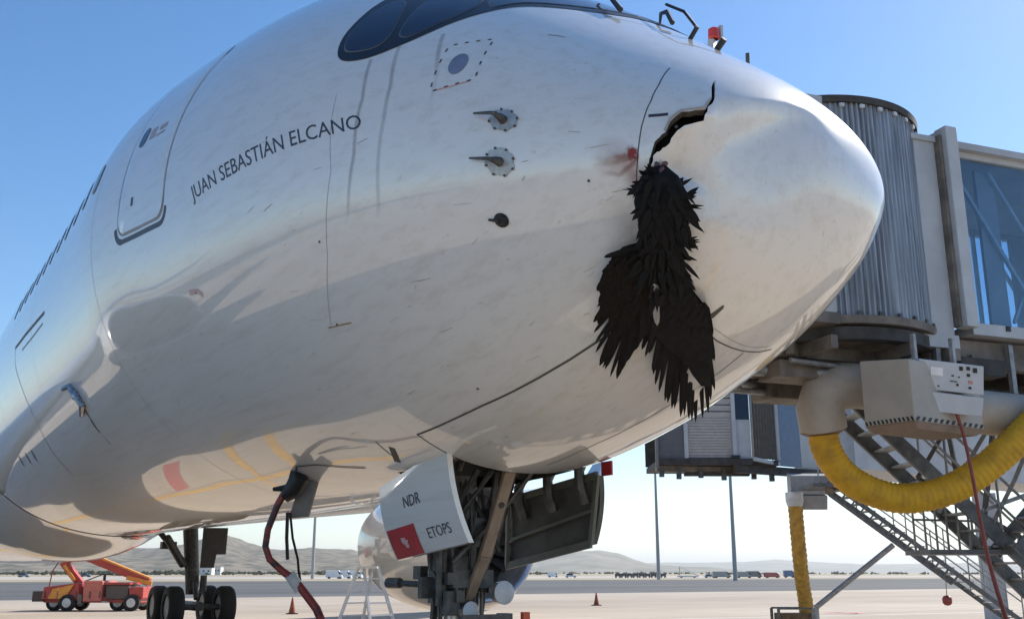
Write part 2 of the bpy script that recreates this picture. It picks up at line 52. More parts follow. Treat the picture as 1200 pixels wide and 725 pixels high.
SC.cycles.max_bounces = 8; SC.cycles.transparent_max_bounces = 16

# ------------------------------------------------------------------ materials
MATS = {}
def mat(name, col, rough=.5, metal=0., var=.12, scale=6., stretch=(1, 1, 1), bump=0., coat=0., col2=None, spec=.5, thr=(.35, .65), bscale=None):
    if name in MATS: return MATS[name]
    m = bpy.data.materials.new(name); m.use_nodes = True; MATS[name] = m
    t = m.node_tree; n = t.nodes; l = t.links
    p = n['Principled BSDF']
    p.inputs['Roughness'].default_value = rough; p.inputs['Metallic'].default_value = metal
    p.inputs['Coat Weight'].default_value = coat; p.inputs['Coat Roughness'].default_value = .04
    p.inputs['Specular IOR Level'].default_value = spec
    tc = n.new('ShaderNodeTexCoord'); mp = n.new('ShaderNodeMapping'); mp.inputs['Scale'].default_value = stretch
    l.new(tc.outputs['Object'], mp.inputs[0])
    no = n.new('ShaderNodeTexNoise'); no.inputs['Scale'].default_value = scale; no.inputs['Detail'].default_value = 6; no.inputs['Roughness'].default_value = .62
    l.new(mp.outputs[0], no.inputs['Vector'])
    rp = n.new('ShaderNodeValToRGB'); rp.color_ramp.elements[0].position = thr[0]; rp.color_ramp.elements[1].position = thr[1]
    c2 = col2 if col2 else tuple(min(1, c * (1 + var)) for c in col)
    c1 = col if col2 else tuple(c * (1 - var) for c in col)
    rp.color_ramp.elements[0].color = (*c1, 1); rp.color_ramp.elements[1].color = (*c2, 1)
    l.new(no.outputs['Fac'], rp.inputs[0]); l.new(rp.outputs[0], p.inputs['Base Color'])
    if bump:
        b = n.new('ShaderNodeBump'); b.inputs['Strength'].default_value = bump; b.inputs['Distance'].default_value = .02
        nb = n.new('ShaderNodeTexNoise'); nb.inputs['Scale'].default_value = bscale or scale * 4; nb.inputs['Detail'].default_value = 4
        l.new(mp.outputs[0], nb.inputs['Vector']); l.new(nb.outputs['Fac'], b.inputs['Height']); l.new(b.outputs[0], p.inputs['Normal'])
    return m

def airframe_mat():
    m = bpy.data.materials.new('airframe_white'); m.use_nodes = True
    t = m.node_tree; n = t.nodes; l = t.links; p = n['Principled BSDF']
    p.inputs['Roughness'].default_value = .32; p.inputs['Coat Weight'].default_value = 1.0; p.inputs['Coat Roughness'].default_value = .035
    p.inputs['Coat IOR'].default_value = 1.8
    tc = n.new('ShaderNodeTexCoord')
    def noise(sc, st, det=5, ro=.6, loc=(0, 0, 0)):
        mp = n.new('ShaderNodeMapping'); mp.inputs['Scale'].default_value = st; mp.inputs['Location'].default_value = loc
        l.new(tc.outputs['Object'], mp.inputs[0])
        q = n.new('ShaderNodeTexNoise'); q.inputs['Scale'].default_value = sc; q.inputs['Detail'].default_value = det; q.inputs['Roughness'].default_value = ro
        l.new(mp.outputs[0], q.inputs['Vector']); return q.outputs['Fac']
    def ramp(s, a, b, lo=0., hi=1.):
        r = n.new('ShaderNodeMapRange'); r.inputs[1].default_value = a; r.inputs[2].default_value = b; r.inputs[3].default_value = lo; r.inputs[4].default_value = hi
        l.new(s, r.inputs[0]); return r.outputs[0]
    def mix(f, a, b):
        x = n.new('ShaderNodeMix'); x.data_type = 'RGBA'; l.new(f, x.inputs[0])
        for k, v in ((6, a), (7, b)):
            if isinstance(v, tuple): x.inputs[k].default_value = (*v, 1)
            else: l.new(v, x.inputs[k])
        return x.outputs[2]
    big = ramp(noise(.55, (1, 1, 1)), .3, .75, 0, .4)
    c = mix(big, (.72, .705, .67), (.66, .635, .59))
    streak = ramp(noise(3.6, (.16, 3.4, 3.4), 7, .7), .48, .76, 0, .38)       # grime drawn along the airflow
    c = mix(streak, c, (.42, .345, .25))
    spk = ramp(noise(9, (.5, 2.4, 2.4), 3, .5, (3, 1, 2)), .67, .75, 0, .3)    # bug marks and scuffs
    c = mix(spk, c, (.28, .25, .22))
    l.new(c, p.inputs['Base Color'])
    l.new(ramp(streak, 0, 0.34, .02, .085), p.inputs['Coat Roughness'])
    MATS['airframe_white'] = m
    return m
M_AIR = airframe_mat()
M_SEAM = mat('panel_seam_dark', (.085, .08, .075), .6)
M_SEAML = mat('panel_seam_grey', (.34, .33, .32), .6)
M_NAVY = mat('lettering_navy', (.035, .04, .06), .45)
M_MASK = mat('windshield_surround', (.012, .013, .018), .3, spec=.3)
M_GLASSD = mat('windshield_glass', (.012, .02, .045), .07, coat=0., spec=.35)
M_SEAL = mat('pane_seal', (.16, .16, .17), .5)
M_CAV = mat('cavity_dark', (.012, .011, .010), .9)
M_RED = mat('signal_red', (.42, .02, .03), .45)
M_LTGREY = mat('light_grey_metal', (.55, .56, .57), .4, .2)
M_STEEL = mat('bare_steel', (.50, .49, .47), .32, .85, var=.25)
M_DKSTEEL = mat('dark_oily_metal', (.085, .085, .08), .5, .3, var=.4, scale=9)
M_GEARGREY = mat('gear_grey_paint', (.19, .19, .185), .45, .15, var=.25)
M_TYRE = mat('tyre_rubber', (.018, .018, .018), .8, bump=.2)
M_TAN = mat('tan_primer', (.30, .225, .16), .5, var=.2)
M_BLUEDISC = mat('sensor_blue_grey', (.17, .20, .28), .4)
M_ORANGE = mat('scuff_orange', (.50, .26, .08), .6)
M_PINK = mat('faded_red_mark', (.62, .30, .26), .6)
M_FEATH = mat('feather_black', (.009, .0083, .008), .75, var=.5, scale=14, stretch=(1, 1, 1), spec=.2)
M_FEATHB = mat('feather_brown_black', (.015, .0118, .0095), .8, var=.5, scale=14, spec=.10)
M_FEATHW = mat('feather_pale_grey', (.30, .29, .28), .7, var=.25)
M_FLESH = mat('torn_flesh', (.13, .05, .04), .4, var=.4, scale=30)
M_CONC = None

# ------------------------------------------------------------------ object helpers
ORG = {}
def link(o): COL.objects.link(o); return o
def put(o, label=None, cat=None, group=None, kind=None):
    if label: o['label'] = label
    if cat: o['category'] = cat
    if group: o['group'] = group
    if kind: o['kind'] = kind
    return o
def thing(name, loc, label, cat, group=None):
    o = link(bpy.data.objects.new(name, None)); o.empty_display_size = .3
    o.location = loc; ORG[o.name] = Vector(loc)
    return put(o, label, cat, group)

class MB:
    def __init__(s): s.v = []; s.f = []; s.mi = []; s.cm = 0
    def add(s, vs, fs):
        b = len(s.v); s.v += [tuple(q) for q in vs]; s.f += [tuple(i + b for i in f) for f in fs]; s.mi += [s.cm] * len(fs); return s
    def box(s, c, size, X=(1, 0, 0), Y=(0, 1, 0), Z=(0, 0, 1)):
        c = Vector(c); X = Vector(X).normalized() * size[0] / 2; Y = Vector(Y).normalized() * size[1] / 2; Z = Vector(Z).normalized() * size[2] / 2
        vs = [c + X * a + Y * b + Z * d for a in (-1, 1) for b in (-1, 1) for d in (-1, 1)]
        return s.add(vs, [(0, 1, 3, 2), (4, 6, 7, 5), (0, 4, 5, 1), (2, 3, 7, 6), (0, 2, 6, 4), (1, 5, 7, 3)])
    def hexa(s, lo, hi):
        n = len(lo); vs = list(lo) + list(hi)
        return s.add(vs, [tuple(range(n))[::-1], tuple(range(n, 2 * n))] + [(i, (i + 1) % n, (i + 1) % n + n, i + n) for i in range(n)])
    def bar(s, a, b, w, h=None, up=(0, 0, 1)):
        a = Vector(a); b = Vector(b); d = (b - a); L = d.length; d.normalize(); h = h or w
        u = Vector(up); sd = d.cross(u)
        if sd.length < 1e-3: sd = d.cross(Vector((1, 0, 0)))
        sd.normalize(); uu = sd.cross(d)
        return s.box((a + b) / 2, (L, w, h), d, sd, uu)
    def tube(s, pts, r, n=10, caps=True):
        pts = [Vector(q) for q in pts]; rs = r if hasattr(r, '__len__') else [r] * len(pts)
        vs = []; fs = []; ref = None
        for i, q in enumerate(pts):
            d = (pts[min(i + 1, len(pts) - 1)] - pts[max(i - 1, 0)]).normalized()
            if ref is None:
                ref = d.cross(Vector((0, 0, 1)));
                if ref.length < .05: ref = d.cross(Vector((1, 0, 0)))
            ref = (ref - d * ref.dot(d)).normalized(); bi = d.cross(ref)
            for k in range(n):
                a = 2 * math.pi * k / n; vs.append(q + (ref * math.cos(a) + bi * math.sin(a)) * rs[i])
        for i in range(len(pts) - 1):
            for k in range(n):
                k2 = (k + 1) % n; fs.append((i * n + k, i * n + k2, (i + 1) * n + k2, (i + 1) * n + k))
        if caps: fs += [tuple(range(n))[::-1], tuple((len(pts) - 1) * n + k for k in range(n))]
        return s.add(vs, fs)
    def lathe(s, prof, o, ax, n=48, cap=False):
        o = Vector(o); ax = Vector(ax).normalized(); X = ax.cross(Vector((0, 0, 1)))
        if X.length < .05: X = Vector((1, 0, 0))
        X.normalize(); Y = ax.cross(X); vs = []; fs = []
        for (h, r) in prof:
            for k in range(n):
                a = 2 * math.pi * k / n; vs.append(o + ax * h + (X * math.cos(a) + Y * math.sin(a)) * r)
        for i in range(len(prof) - 1):
            for k in range(n):
                k2 = (k + 1) % n; fs.append((i * n + k, i * n + k2, (i + 1) * n + k2, (i + 1) * n + k))
        if cap: fs += [tuple(range(n))[::-1], tuple((len(prof) - 1) * n + k for k in range(n))]
        return s.add(vs, fs)
    def build(s, name, m, parent=None, smooth=False, label=None, cat=None, group=None, kind=None, weld=False, bevel=0, loc=None):
        me = bpy.data.meshes.new(name)
        org = ORG[parent.name] if parent is not None else (Vector(loc) if loc is not None else Vector((0, 0, 0)))
        me.from_pydata([(q[0] - org[0], q[1] - org[1], q[2] - org[2]) for q in s.v], [], s.f)
        bm = bmesh.new(); bm.from_mesh(me)
        if weld: bmesh.ops.remove_doubles(bm, verts=bm.verts, dist=weld if not isinstance(weld, bool) else 1e-5)
        bmesh.ops.recalc_face_normals(bm, faces=bm.faces)
        bm.to_mesh(me); bm.free()
        if isinstance(m, (list, tuple)):
            for q in m: me.materials.append(q)
            if not weld:
                for pl, k in zip(me.polygons, s.mi): pl.material_index = k
        else: me.materials.append(m)
        if smooth:
            me.polygons.foreach_set('use_smooth', [True] * len(me.polygons))
            if smooth != 'all': me.set_sharp_from_angle(angle=rad(smooth if not isinstance(smooth, bool) else 40))
        o = link(bpy.data.objects.new(name, me))
        if parent is not None: o.parent = parent; ORG[o.name] = org
        elif loc is not None: o.location = loc; ORG[o.name] = org
        else: ORG[o.name] = org
        if bevel:
            b = o.modifiers.new('bevel', 'BEVEL'); b.width = bevel; b.segments = 2; b.limit_method = 'ANGLE'
        return put(o, label, cat, group, kind)

def copy_tree(o, parent=None):
    c = o.copy(); link(c)
    if parent is not None: c.parent = parent; c.matrix_parent_inverse = o.matrix_parent_inverse.copy()
    for ch in [q for q in COL.objects if q.parent == o]: copy_tree(ch, c)
    return c

# ================================================================== SETTING
def concrete(name, c1, c2, scale, joints=None):
    m = bpy.data.materials.new(name); m.use_nodes = True; t = m.node_tree; n = t.nodes; l = t.links; p = n['Principled BSDF']
    p.inputs['Roughness'].default_value = .85; p.inputs['Specular IOR Level'].default_value = .3
    tc = n.new('ShaderNodeTexCoord')
    a = n.new('ShaderNodeTexNoise'); a.inputs['Scale'].default_value = scale; a.inputs['Detail'].default_value = 8; a.inputs['Roughness'].default_value = .68
    mp = n.new('ShaderNodeMapping'); mp.inputs['Scale'].default_value = (1, .35, 1); l.new(tc.outputs['Object'], mp.inputs[0]); l.new(mp.outputs[0], a.inputs['Vector'])
    r = n.new('ShaderNodeValToRGB'); r.color_ramp.elements[0].position = .32; r.color_ramp.elements[1].position = .68
    r.color_ramp.elements[0].color = (*c1, 1); r.color_ramp.elements[1].color = (*c2, 1); l.new(a.outputs['Fac'], r.inputs[0])
    out = r.outputs[0]
    a2 = n.new('ShaderNodeTexNoise'); a2.inputs['Scale'].default_value = .045; a2.inputs['Detail'].default_value = 5; m2_ = n.new('ShaderNodeMapping'); m2_.inputs['Scale'].default_value = (1, .12, 1); m2_.inputs['Rotation'].default_value = (0, 0, .35); l.new(tc.outputs['Object'], m2_.inputs[0]); l.new(m2_.outputs[0], a2.inputs['Vector'])
    r2 = n.new('ShaderNodeValToRGB'); r2.color_ramp.elements[0].position = .38; r2.color_ramp.elements[1].position = .6; r2.color_ramp.elements[0].color = (.78, .76, .74, 1); r2.color_ramp.elements[1].color = (1, 1, 1, 1); l.new(a2.outputs['Fac'], r2.inputs[0])
    x2 = n.new('ShaderNodeMix'); x2.data_type = 'RGBA'; x2.blend_type = 'MULTIPLY'; x2.inputs[0].default_value = 1; l.new(out, x2.inputs[6]); l.new(r2.outputs[0], x2.inputs[7]); out = x2.outputs[2]
    if joints:
        b = n.new('ShaderNodeTexBrick'); b.inputs['Scale'].default_value = 1; b.inputs['Brick Width'].default_value = joints; b.inputs['Row Height'].default_value = joints
        b.offset = 0; b.inputs['Mortar Size'].default_value = .035; b.inputs['Color1'].default_value = (1, 1, 1, 1); b.inputs['Color2'].default_value = (.9, .9, .9, 1); b.inputs['Mortar'].default_value = (.62, .6, .58, 1)
        l.new(tc.outputs['Object'], b.inputs['Vector'])
        x = n.new('ShaderNodeMix'); x.data_type = 'RGBA'; x.blend_type = 'MULTIPLY'; x.inputs[0].default_value = 1
        l.new(out, x.inputs[6]); l.new(b.outputs['Color'], x.inputs[7]); out = x.outputs[2]
    l.new(out, p.inputs['Base Color']); return m
def sheet(name, pts, z, m, **k): return MB().add([(a, b, z) for a, b in pts], [tuple(range(len(pts)))]).build(name, m, **k)
R_ = 26000
sheet('terrain', [(R_ * math.cos(a), R_ * math.sin(a)) for a in np.linspace(0, 2 * math.pi, 96, endpoint=False)], -.06, concrete('dry_grassland', (.30, .25, .17), (.42, .36, .25), .01), kind='structure')
sheet('apron', [(-420, -600), (75.6, -600), (75.6, 600), (-420, 600)], 0, concrete('apron_concrete', (.42, .355, .29), (.50, .432, .358), .35, 7.5), kind='structure')
sheet('taxiway', [(75.6, -900), (228, -900), (228, 900), (75.6, 900)], -.012, concrete('taxiway_asphalt', (.085, .085, .088), (.13, .13, .132), .08), kind='structure')
sheet('perimeter_road', [(300, -1200), (520, -1200), (520, 1200), (300, 1200)], -.03, concrete('road_concrete', (.42, .38, .34), (.5, .46, .42), .05), kind='structure')
def paint(name, col): return mat(name, col, .7, var=.18, scale=3)
P_YEL = paint('marking_yellow', (.55, .29, .02)); P_REDM = paint('marking_red', (.38, .06, .055)); P_WHT = paint('marking_white', (.7, .69, .66)); P_BLK = paint('marking_black', (.05, .05, .05))
def strip2(mb, a, b, wd, z):
    a = Vector((*a, 0)); b = Vector((*b, 0)); d = (b - a).normalized(); s = Vector((-d.y, d.x, 0)) * wd / 2
    mb.add([(a - s) + Vector((0, 0, z)), (b - s) + Vector((0, 0, z)), (b + s) + Vector((0, 0, z)), (a + s) + Vector((0, 0, z))], [(0, 1, 2, 3)])
mb = MB(); strip2(mb, (-60, -.42), (60, -.15), .2, .004); mb.build('lead_in_line', P_YEL, kind='structure')
mb = MB()
for (a, b) in (((14.4, 2.6), (14.9, .5)), ((12.9, 2.2), (13.25, .4)), ((14.85, .5), (16.2, -1.2)), ((13.25, .4), (14.4, -1.0))): strip2(mb, a, b, .42 if b[1] > 0 else .15, .008)
mb.build('stop_marking', P_YEL, kind='structure')
MB().add([(20.5, 1.8, .008), (19.25, 1.7, .008), (20.2, .15, .008), (21.9, .0, .008)], [(0, 1, 2, 3)]).build('red_ground_panel', P_REDM, kind='structure')
mb = MB()
for i in range(9): strip2(mb, (30 + 6 * i, 14), (31.5 + 6 * i, 14), .3, .004)
strip2(mb, (25, -60), (30, -20), .2, .004)
mb.build('service_road_line', P_WHT, kind='structure')

# hills: ridges at their real distance, as displaced height fields
def hill(name, prof, D, depth, m, seed, rough, kind='structure'):
    rng = np.random.RandomState(seed)
    prof = sorted(prof, key=lambda q: q[0]); az = np.array([q[0] for q in prof]); el = np.array([q[1] for q in prof])
    A = np.linspace(az[0], az[-1], 260); E = np.interp(A, az, el)
    ph = rng.uniform(0, 6.28, 12)
    E = E + rough * sum(np.sin(A * (.9 + 1.1 * k) + ph[k]) / (1 + k) for k in range(10))
    E = np.maximum(E, .05); nr = 26; vs = []; fs = []
    for j in range(nr):
        t = j / (nr - 1); prf = math.sin(min(1, t * 1.25) * math.pi / 2) if t < .8 else 1 - ((t - .8) / .2) ** 2 * .6
        for i, (a, e) in enumerate(zip(A, E)):
            d = D + (t - .8) * depth
            k = .05 * math.sin(a * 1.1 + t * 5 + ph[0]) + .03 * math.sin(a * 2.3 - t * 8 + ph[1]) + .012 * math.sin(a * 6 + t * 13 + ph[2])
            q = np.clip(prf + k * math.sin(math.pi * min(1, t / .8)), 0, 1) if t < .8 else prf
            h = math.tan(rad(e)) * D * q
            edge = min(1, (a - A[0]) / 1.5, (A[-1] - a) / 1.5)
            vs.append((CAM_POS[0] + d * math.cos(rad(a)), CAM_POS[1] + d * math.sin(rad(a)), h * edge - .2))
    n = len(A)
    for j in range(nr - 1):
        for i in range(n - 1): fs.append((j * n + i, j * n + i + 1, (j + 1) * n + i + 1, (j + 1) * n + i))
    return MB().add(vs, fs).build(name, m, smooth='all', kind=kind)
M_HILL = mat('hill_scrub', (.075, .07, .05), .95, col2=(.22, .185, .135), scale=.022, thr=(.42, .58), spec=.1)
M_HILL2 = mat('hill_far_scrub', (.11, .11, .07), .95, col2=(.26, .23, .17), scale=.003, thr=(.4, .62), spec=.1)
hill('hills', [(a, e * .92) for a, e in HILL['near']], 4600, 2600, M_HILL, 3, .03)
hill('hills_beyond', HILL['mid'], 9000, 3500, M_HILL2, 5, .018)
hill('hills_far', HILL['far'], 17000, 5000, M_HILL2, 8, .012)
# scrub belt below the hills: nobody could count the bushes
M_SCRUB = mat('scrub_green', (.045, .055, .028), .9, var=.5, scale=.2, spec=.1)
mb = MB()
for i in range(900):
    a = rad(random.uniform(-34, 6)); d = random.uniform(900, 1900)
    if random.random() < .25: a = rad(random.uniform(-62, -34)); d = random.uniform(1500, 2600)
    x = CAM_POS[0] + d * math.cos(a); y = CAM_POS[1] + d * math.sin(a); r = random.uniform(1.5, 4.5)
    for k in range(5):
        cx, cy, cz = x + random.gauss(0, r * .6), y + random.gauss(0, r * .6), random.uniform(.3, .9) * r * .7
        q = r * random.uniform(.3, .6)
        pts = [(cx + q * random.uniform(.7, 1.2) * math.cos(t) * .9, cy + q * random.uniform(.7, 1.2) * math.sin(t), cz + random.uniform(-.3, .3) * q) for t in (0, 1.3, 2.6, 3.9, 5.1)]
        mb.add(pts + [(cx, cy, cz + q), (cx, cy, cz - q)], [(j, (j + 1) % 5, 5) for j in range(5)] + [((j + 1) % 5, j, 6) for j in range(5)])
mb.build('scrub_belt', M_SCRUB, label='belt of dark scrub bushes below the hills beyond the taxiway', cat='shrubs', kind='stuff')

# ================================================================== AIRLINER SURFACE
UT = [math.sqrt(a) for a in XT]
def pslopes(y):
    h = np.diff(UT); d = np.diff(y) / h; m = np.zeros(len(y))
    for i in range(1, len(UT) - 1):
        if d[i - 1] * d[i] > 0:
            w1 = 2 * h[i] + h[i - 1]; w2 = h[i] + 2 * h[i - 1]; m[i] = (w1 + w2) / (w1 / d[i - 1] + w2 / d[i])
    m[0] = d[0]; m[-1] = 0
    return h, m
PRO = [(np.array(a),) + pslopes(np.array(a)) for a in (TOP, BOT, WID, ZW)]
import bisect
def prof(x):
    u = math.sqrt(max(x, 0.)); u = min(u, UT[-1]); k = min(max(bisect.bisect_left(UT, u) - 1, 0), len(UT) - 2); out = []
    for y, h, m in PRO:
        t = (u - UT[k]) / h[k]
        out.append((1 + 2 * t) * (1 - t) ** 2 * y[k] + t * (1 - t) ** 2 * h[k] * m[k] + t * t * (3 - 2 * t) * y[k + 1] + t * t * (t - 1) * h[k] * m[k + 1])
    if x > 42:
        s = max(0., 1 - ((x - 42) / 24.) ** 1.6); out = [out[0] * (.4 + .6 * s) , out[0] * (.4 + .6 * s) + (out[1] - out[0]) * s, out[2] * s, out[3] + .5 * out[0] * (1 - s)]
    return out
def base(x, th):
    t, b, wd, zw = prof(x); c = math.cos(rad(th)); s = math.sin(rad(th))
    return Vector((x, wd * s, ZC + zw + ((t - zw) * c if c > 0 else (zw - b) * c)))
def sstep(a, b, x):
    t = min(1, max(0, (x - a) / (b - a))); return t * t * (3 - 2 * t)
CRZ = [3.9, 4.10, 4.20, 4.30, 4.40, 4.47, 4.55, 4.66, 4.77, 4.84, 4.95]
CRY = [.95, 1.0, 1.045, 1.02, .985, .90, .80, .715, .655, .63, .60]
def dent(P):
    """how far the stricken radome skin is pushed in at a point (metres)"""
    if P.x > .75 or P.y < -.45 or P.y > 1.15 or P.z < 3.7 or P.z > 5.0: return 0.
    yc = float(np.interp(P.z, CRZ, CRY))
    soft = .09 + .20 * sstep(4.30, 4.05, P.z)
    a = sstep(0, soft, yc - P.y)
    zt = float(np.interp(P.y, [-.3, 0, .14, .35, .7, .95], [4.74, 4.76, 4.76, 4.74, 4.70, 4.54]))
    zm = float(np.interp(P.y, [-.3, 0, .14, .35, .9], [4.62, 4.67, 4.64, 4.53, 4.21]))
    zl = float(np.interp(P.y, [-.3, -.2, .45, .75, .95], [4.0, 3.96, 3.88, 3.93, 4.0]))
    if P.z > zt or P.z < zl: f = 0
    elif P.z > zm: f = sstep(0, 1, (zt - P.z) / (zt - zm))
    else: f = 1 - ((zm - P.z) / (zm - zl)) ** 2.2
    amp = DENT_MAX * sstep(-.30, .50, P.y)
    return amp * a * f
DENT_MAX = .125
DENT_DIR = Vector((.80, -.60, -.05)).normalized()
def surf(x, th, off=0.):
    e = 1e-3 + .004 * x
    P = base(x, th)
    x1 = max(x - e, 1e-5)
    n = (base(x + e, th) - base(x1, th)).cross(base(x, th + .5) - base(x, th - .5))
    if n.length < 1e-12: n = Vector((-1, 0, 0))
    n.normalize()
    if n.dot(P - Vector((x + 1.5, 0, ZC - .6))) < 0: n = -n
    dd = dent(P)
    return P + DENT_DIR * dd + n * off
def surfn(x, th):
    a = surf(x, th); b = surf(x, th, .1); return (b - a).normalized()
def unw(pl): return [(x, t + 360 if t < -60 else t) for x, t in pl]

AIR = thing('airliner', (4.6, 0, 0), 'white twin-engine airliner with its nose smashed by a bird strike', 'aeroplane')
NU = 34.   # metres-ish scale of the parameter plane used when triangulating skin patches
def pip(poly, x, y):
    c = False; n = len(poly)
    for i in range(n):
        x1, y1 = poly[i]; x2, y2 = poly[i - 1]
        if (y1 > y) != (y2 > y) and x < (x2 - x1) * (y - y1) / (y2 - y1) + x1: c = not c
    return c
def cdt_patch(outer, holes, step, kx, kt):
    """triangulate a region given in (u, theta); kx, kt turn u and theta into comparable lengths"""
    V = []; Ed = []
    for ring in [outer] + holes:
        b = len(V); V += [(u * kx, t * kt) for u, t in ring]; Ed += [(b + i, b + (i + 1) % len(ring)) for i in range(len(ring))]
    O = [(u * kx, t * kt) for u, t in outer]; Hs = [[(u * kx, t * kt) for u, t in h] for h in holes]
    xs = [q[0] for q in O]; ys = [q[1] for q in O]
    if step:
        allp = np.array(V); y = min(ys) + step * .5; row = 0
        while y < max(ys):
            x = min(xs) + step * (.5 if row % 2 else .95)
            while x < max(xs):
                if pip(O, x, y) and not any(pip(h, x, y) for h in Hs) and ((allp - (x, y)) ** 2).sum(1).min() > (step * .45) ** 2: V.append((x, y))
                x += step
            y += step * .87; row += 1
    r = geometry.delaunay_2d_cdt([Vector(q) for q in V], Ed, [], 0, 1e-7)
    vs, fs = r[0], r[2]; out = []
    for f in fs:
        cx = sum(vs[i].x for i in f) / len(f); cy = sum(vs[i].y for i in f) / len(f)
        if pip(O, cx, cy) and not any(pip(h, cx, cy) for h in Hs): out.append(tuple(f))
    return [(q.x / kx, q.y / kt) for q in vs], out
def dens(poly, m):
    out = []
    for i in range(len(poly)):
        a = poly[i]; b = poly[(i + 1) % len(poly)]
        for k in range(m): out.append((a[0] + (b[0] - a[0]) * k / m, a[1] + (b[1] - a[1]) * k / m))
    return out
def skin(mb, poly, off=.003, step=.06, m=3, wrap=True):
    """a sheet of any outline laid on the fuselage skin"""
    pu = dens([(math.sqrt(max(x, 0)), t) for x, t in (unw(poly) if wrap else poly)], m)
    um = sum(q[0] for q in pu) / len(pu); rr = prof(um * um)[2]
    vs, fs = cdt_patch(pu, [], step, 2 * um, rr * math.pi / 180)
    mb.add([surf(u * u, t, off) for u, t in vs], fs); return mb
def ribbon(mb, pl, wd, off=.002, step=.05, taper=False):
    pl = unw(pl); U = [(math.sqrt(max(x, 0)), t) for x, t in pl]; pts = []
    for (a, b) in zip(U[:-1], U[1:]):
        L = (surf(b[0] ** 2, b[1]) - surf(a[0] ** 2, a[1])).length; n = max(1, int(L / step))
        pts += [(a[0] + (b[0] - a[0]) * k / n, a[1] + (b[1] - a[1]) * k / n) for k in range(n)]
    pts.append(U[-1]); P = [surf(u * u, t) for u, t in pts]; N = [surfn(u * u, t) for u, t in pts]; vs = []
    for i in range(len(P)):
        d = (P[min(i + 1, len(P) - 1)] - P[max(i - 1, 0)]).normalized(); s = N[i].cross(d).normalized()
        ww = wd * (1 if not taper else math.sin(math.pi * (i + .6) / (len(P) + .2)) ** .7) / 2
        vs += [P[i] + s * ww + N[i] * off, P[i] - s * ww + N[i] * off]
    mb.add(vs, [(2 * i, 2 * i + 1, 2 * i + 3, 2 * i + 2) for i in range(len(P) - 1)]); return mb

# ---- fuselage shell with the torn radome hole and the open nose gear bay
U0, U1, T0, T1 = .26, .70, 34., 116.
us = sorted(set([0, .03, .06, .1, .14, .18, .22] + list(np.linspace(U0, U1, 23)) + list(np.linspace(U1, math.sqrt(3.42), 40)) + list(np.linspace(math.sqrt(3.42), math.sqrt(4.42), 12)) + list(np.linspace(math.sqrt(4.42), math.sqrt(12), 28))))
xs_ = [round(u * u, 6) for u in us] + list(np.arange(13, 66, 1.0)) + [66.]
ths = list(np.arange(-180, 180, 2.))
NT = len(ths); mb = MB()
gv = [[surf(x, t) for t in ths] for x in xs_]
vs = [q for row in gv for q in row]; fs = []
for i in range(len(xs_) - 1):
    for j in range(NT):
        j2 = (j + 1) % NT; ta, tb = ths[j], ths[j] + 2.; ua, ub = math.sqrt(xs_[i]), math.sqrt(xs_[i + 1])
        if ua >= U0 - 1e-3 and ub <= U1 + 1e-3 and ta >= T0 - .01 and tb <= T1 + .01: continue
        if xs_[i] >= 3.41 and xs_[i + 1] <= 4.43 and (ta >= 164 or tb <= -164): continue
        fs.append((i * NT + j, i * NT + j2, (i + 1) * NT + j2, (i + 1) * NT + j))
mb.add(vs, fs)
uin = [u for u in us if U0 - 1e-3 <= u <= U1 + 1e-3]; tin = [t for t in ths if T0 - .01 <= t <= T1 + .01]
border = [(u, tin[0]) for u in uin[:-1]] + [(uin[-1], t) for t in tin[:-1]] + [(u, tin[-1]) for u in uin[:0:-1]] + [(uin[0], t) for t in tin[:0:-1]]
crack = [(math.sqrt(x), t) for x, t in PL['crack']]
crackd = []
_r = random.Random(3)
for i, (u, t) in enumerate(dens(crack, 3)): crackd.append((u + (_r.uniform(-.006, .006) if i % 3 else 0), t + (_r.uniform(-.7, .7) if i % 3 else 0)))
vs, fs = cdt_patch(border, [crackd], .022, 1.25, 1.0 * math.pi / 180)
mb.add([surf(u * u, t) for u, t in vs], fs)
FUSE = mb.build('fuselage', M_AIR, AIR, smooth='all', weld=2e-4)
# ragged laminate edge of the tear and the dark radar cavity behind it
mb = MB(); lip = [surf(u * u, t) for u, t in crackd]; cen = sum(lip, Vector()) / len(lip)
inn = [surf(u * u, t, -.05) for u, t in crackd]
n = len(lip); mb.add(lip + inn, [(i, (i + 1) % n, (i + 1) % n + n, i + n) for i in range(n)])
mb.build('torn_edge', mat('torn_laminate', (.10, .085, .07), .8, var=.5, scale=40), AIR)
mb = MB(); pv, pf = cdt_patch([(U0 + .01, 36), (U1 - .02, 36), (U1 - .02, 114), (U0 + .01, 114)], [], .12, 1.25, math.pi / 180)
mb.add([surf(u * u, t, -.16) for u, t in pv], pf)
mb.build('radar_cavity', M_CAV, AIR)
# crumpled flap bent outward along the upper tear
mb = MB(); fl = PL['crack'][15:20]
e0 = [surf(x, t, .002) for x, t in fl]; e1 = [surf(x + .007, t - 1.0, .010 + .006 * (i % 2)) for i, (x, t) in enumerate(fl)]
n = len(e0); mb.add(e0 + e1, [(i, i + 1, i + 1 + n, i + n) for i in range(n - 1)])
mb.build('bent_skin_flap', mat('cracked_paint_edge', (.32, .31, .30), .6), AIR)

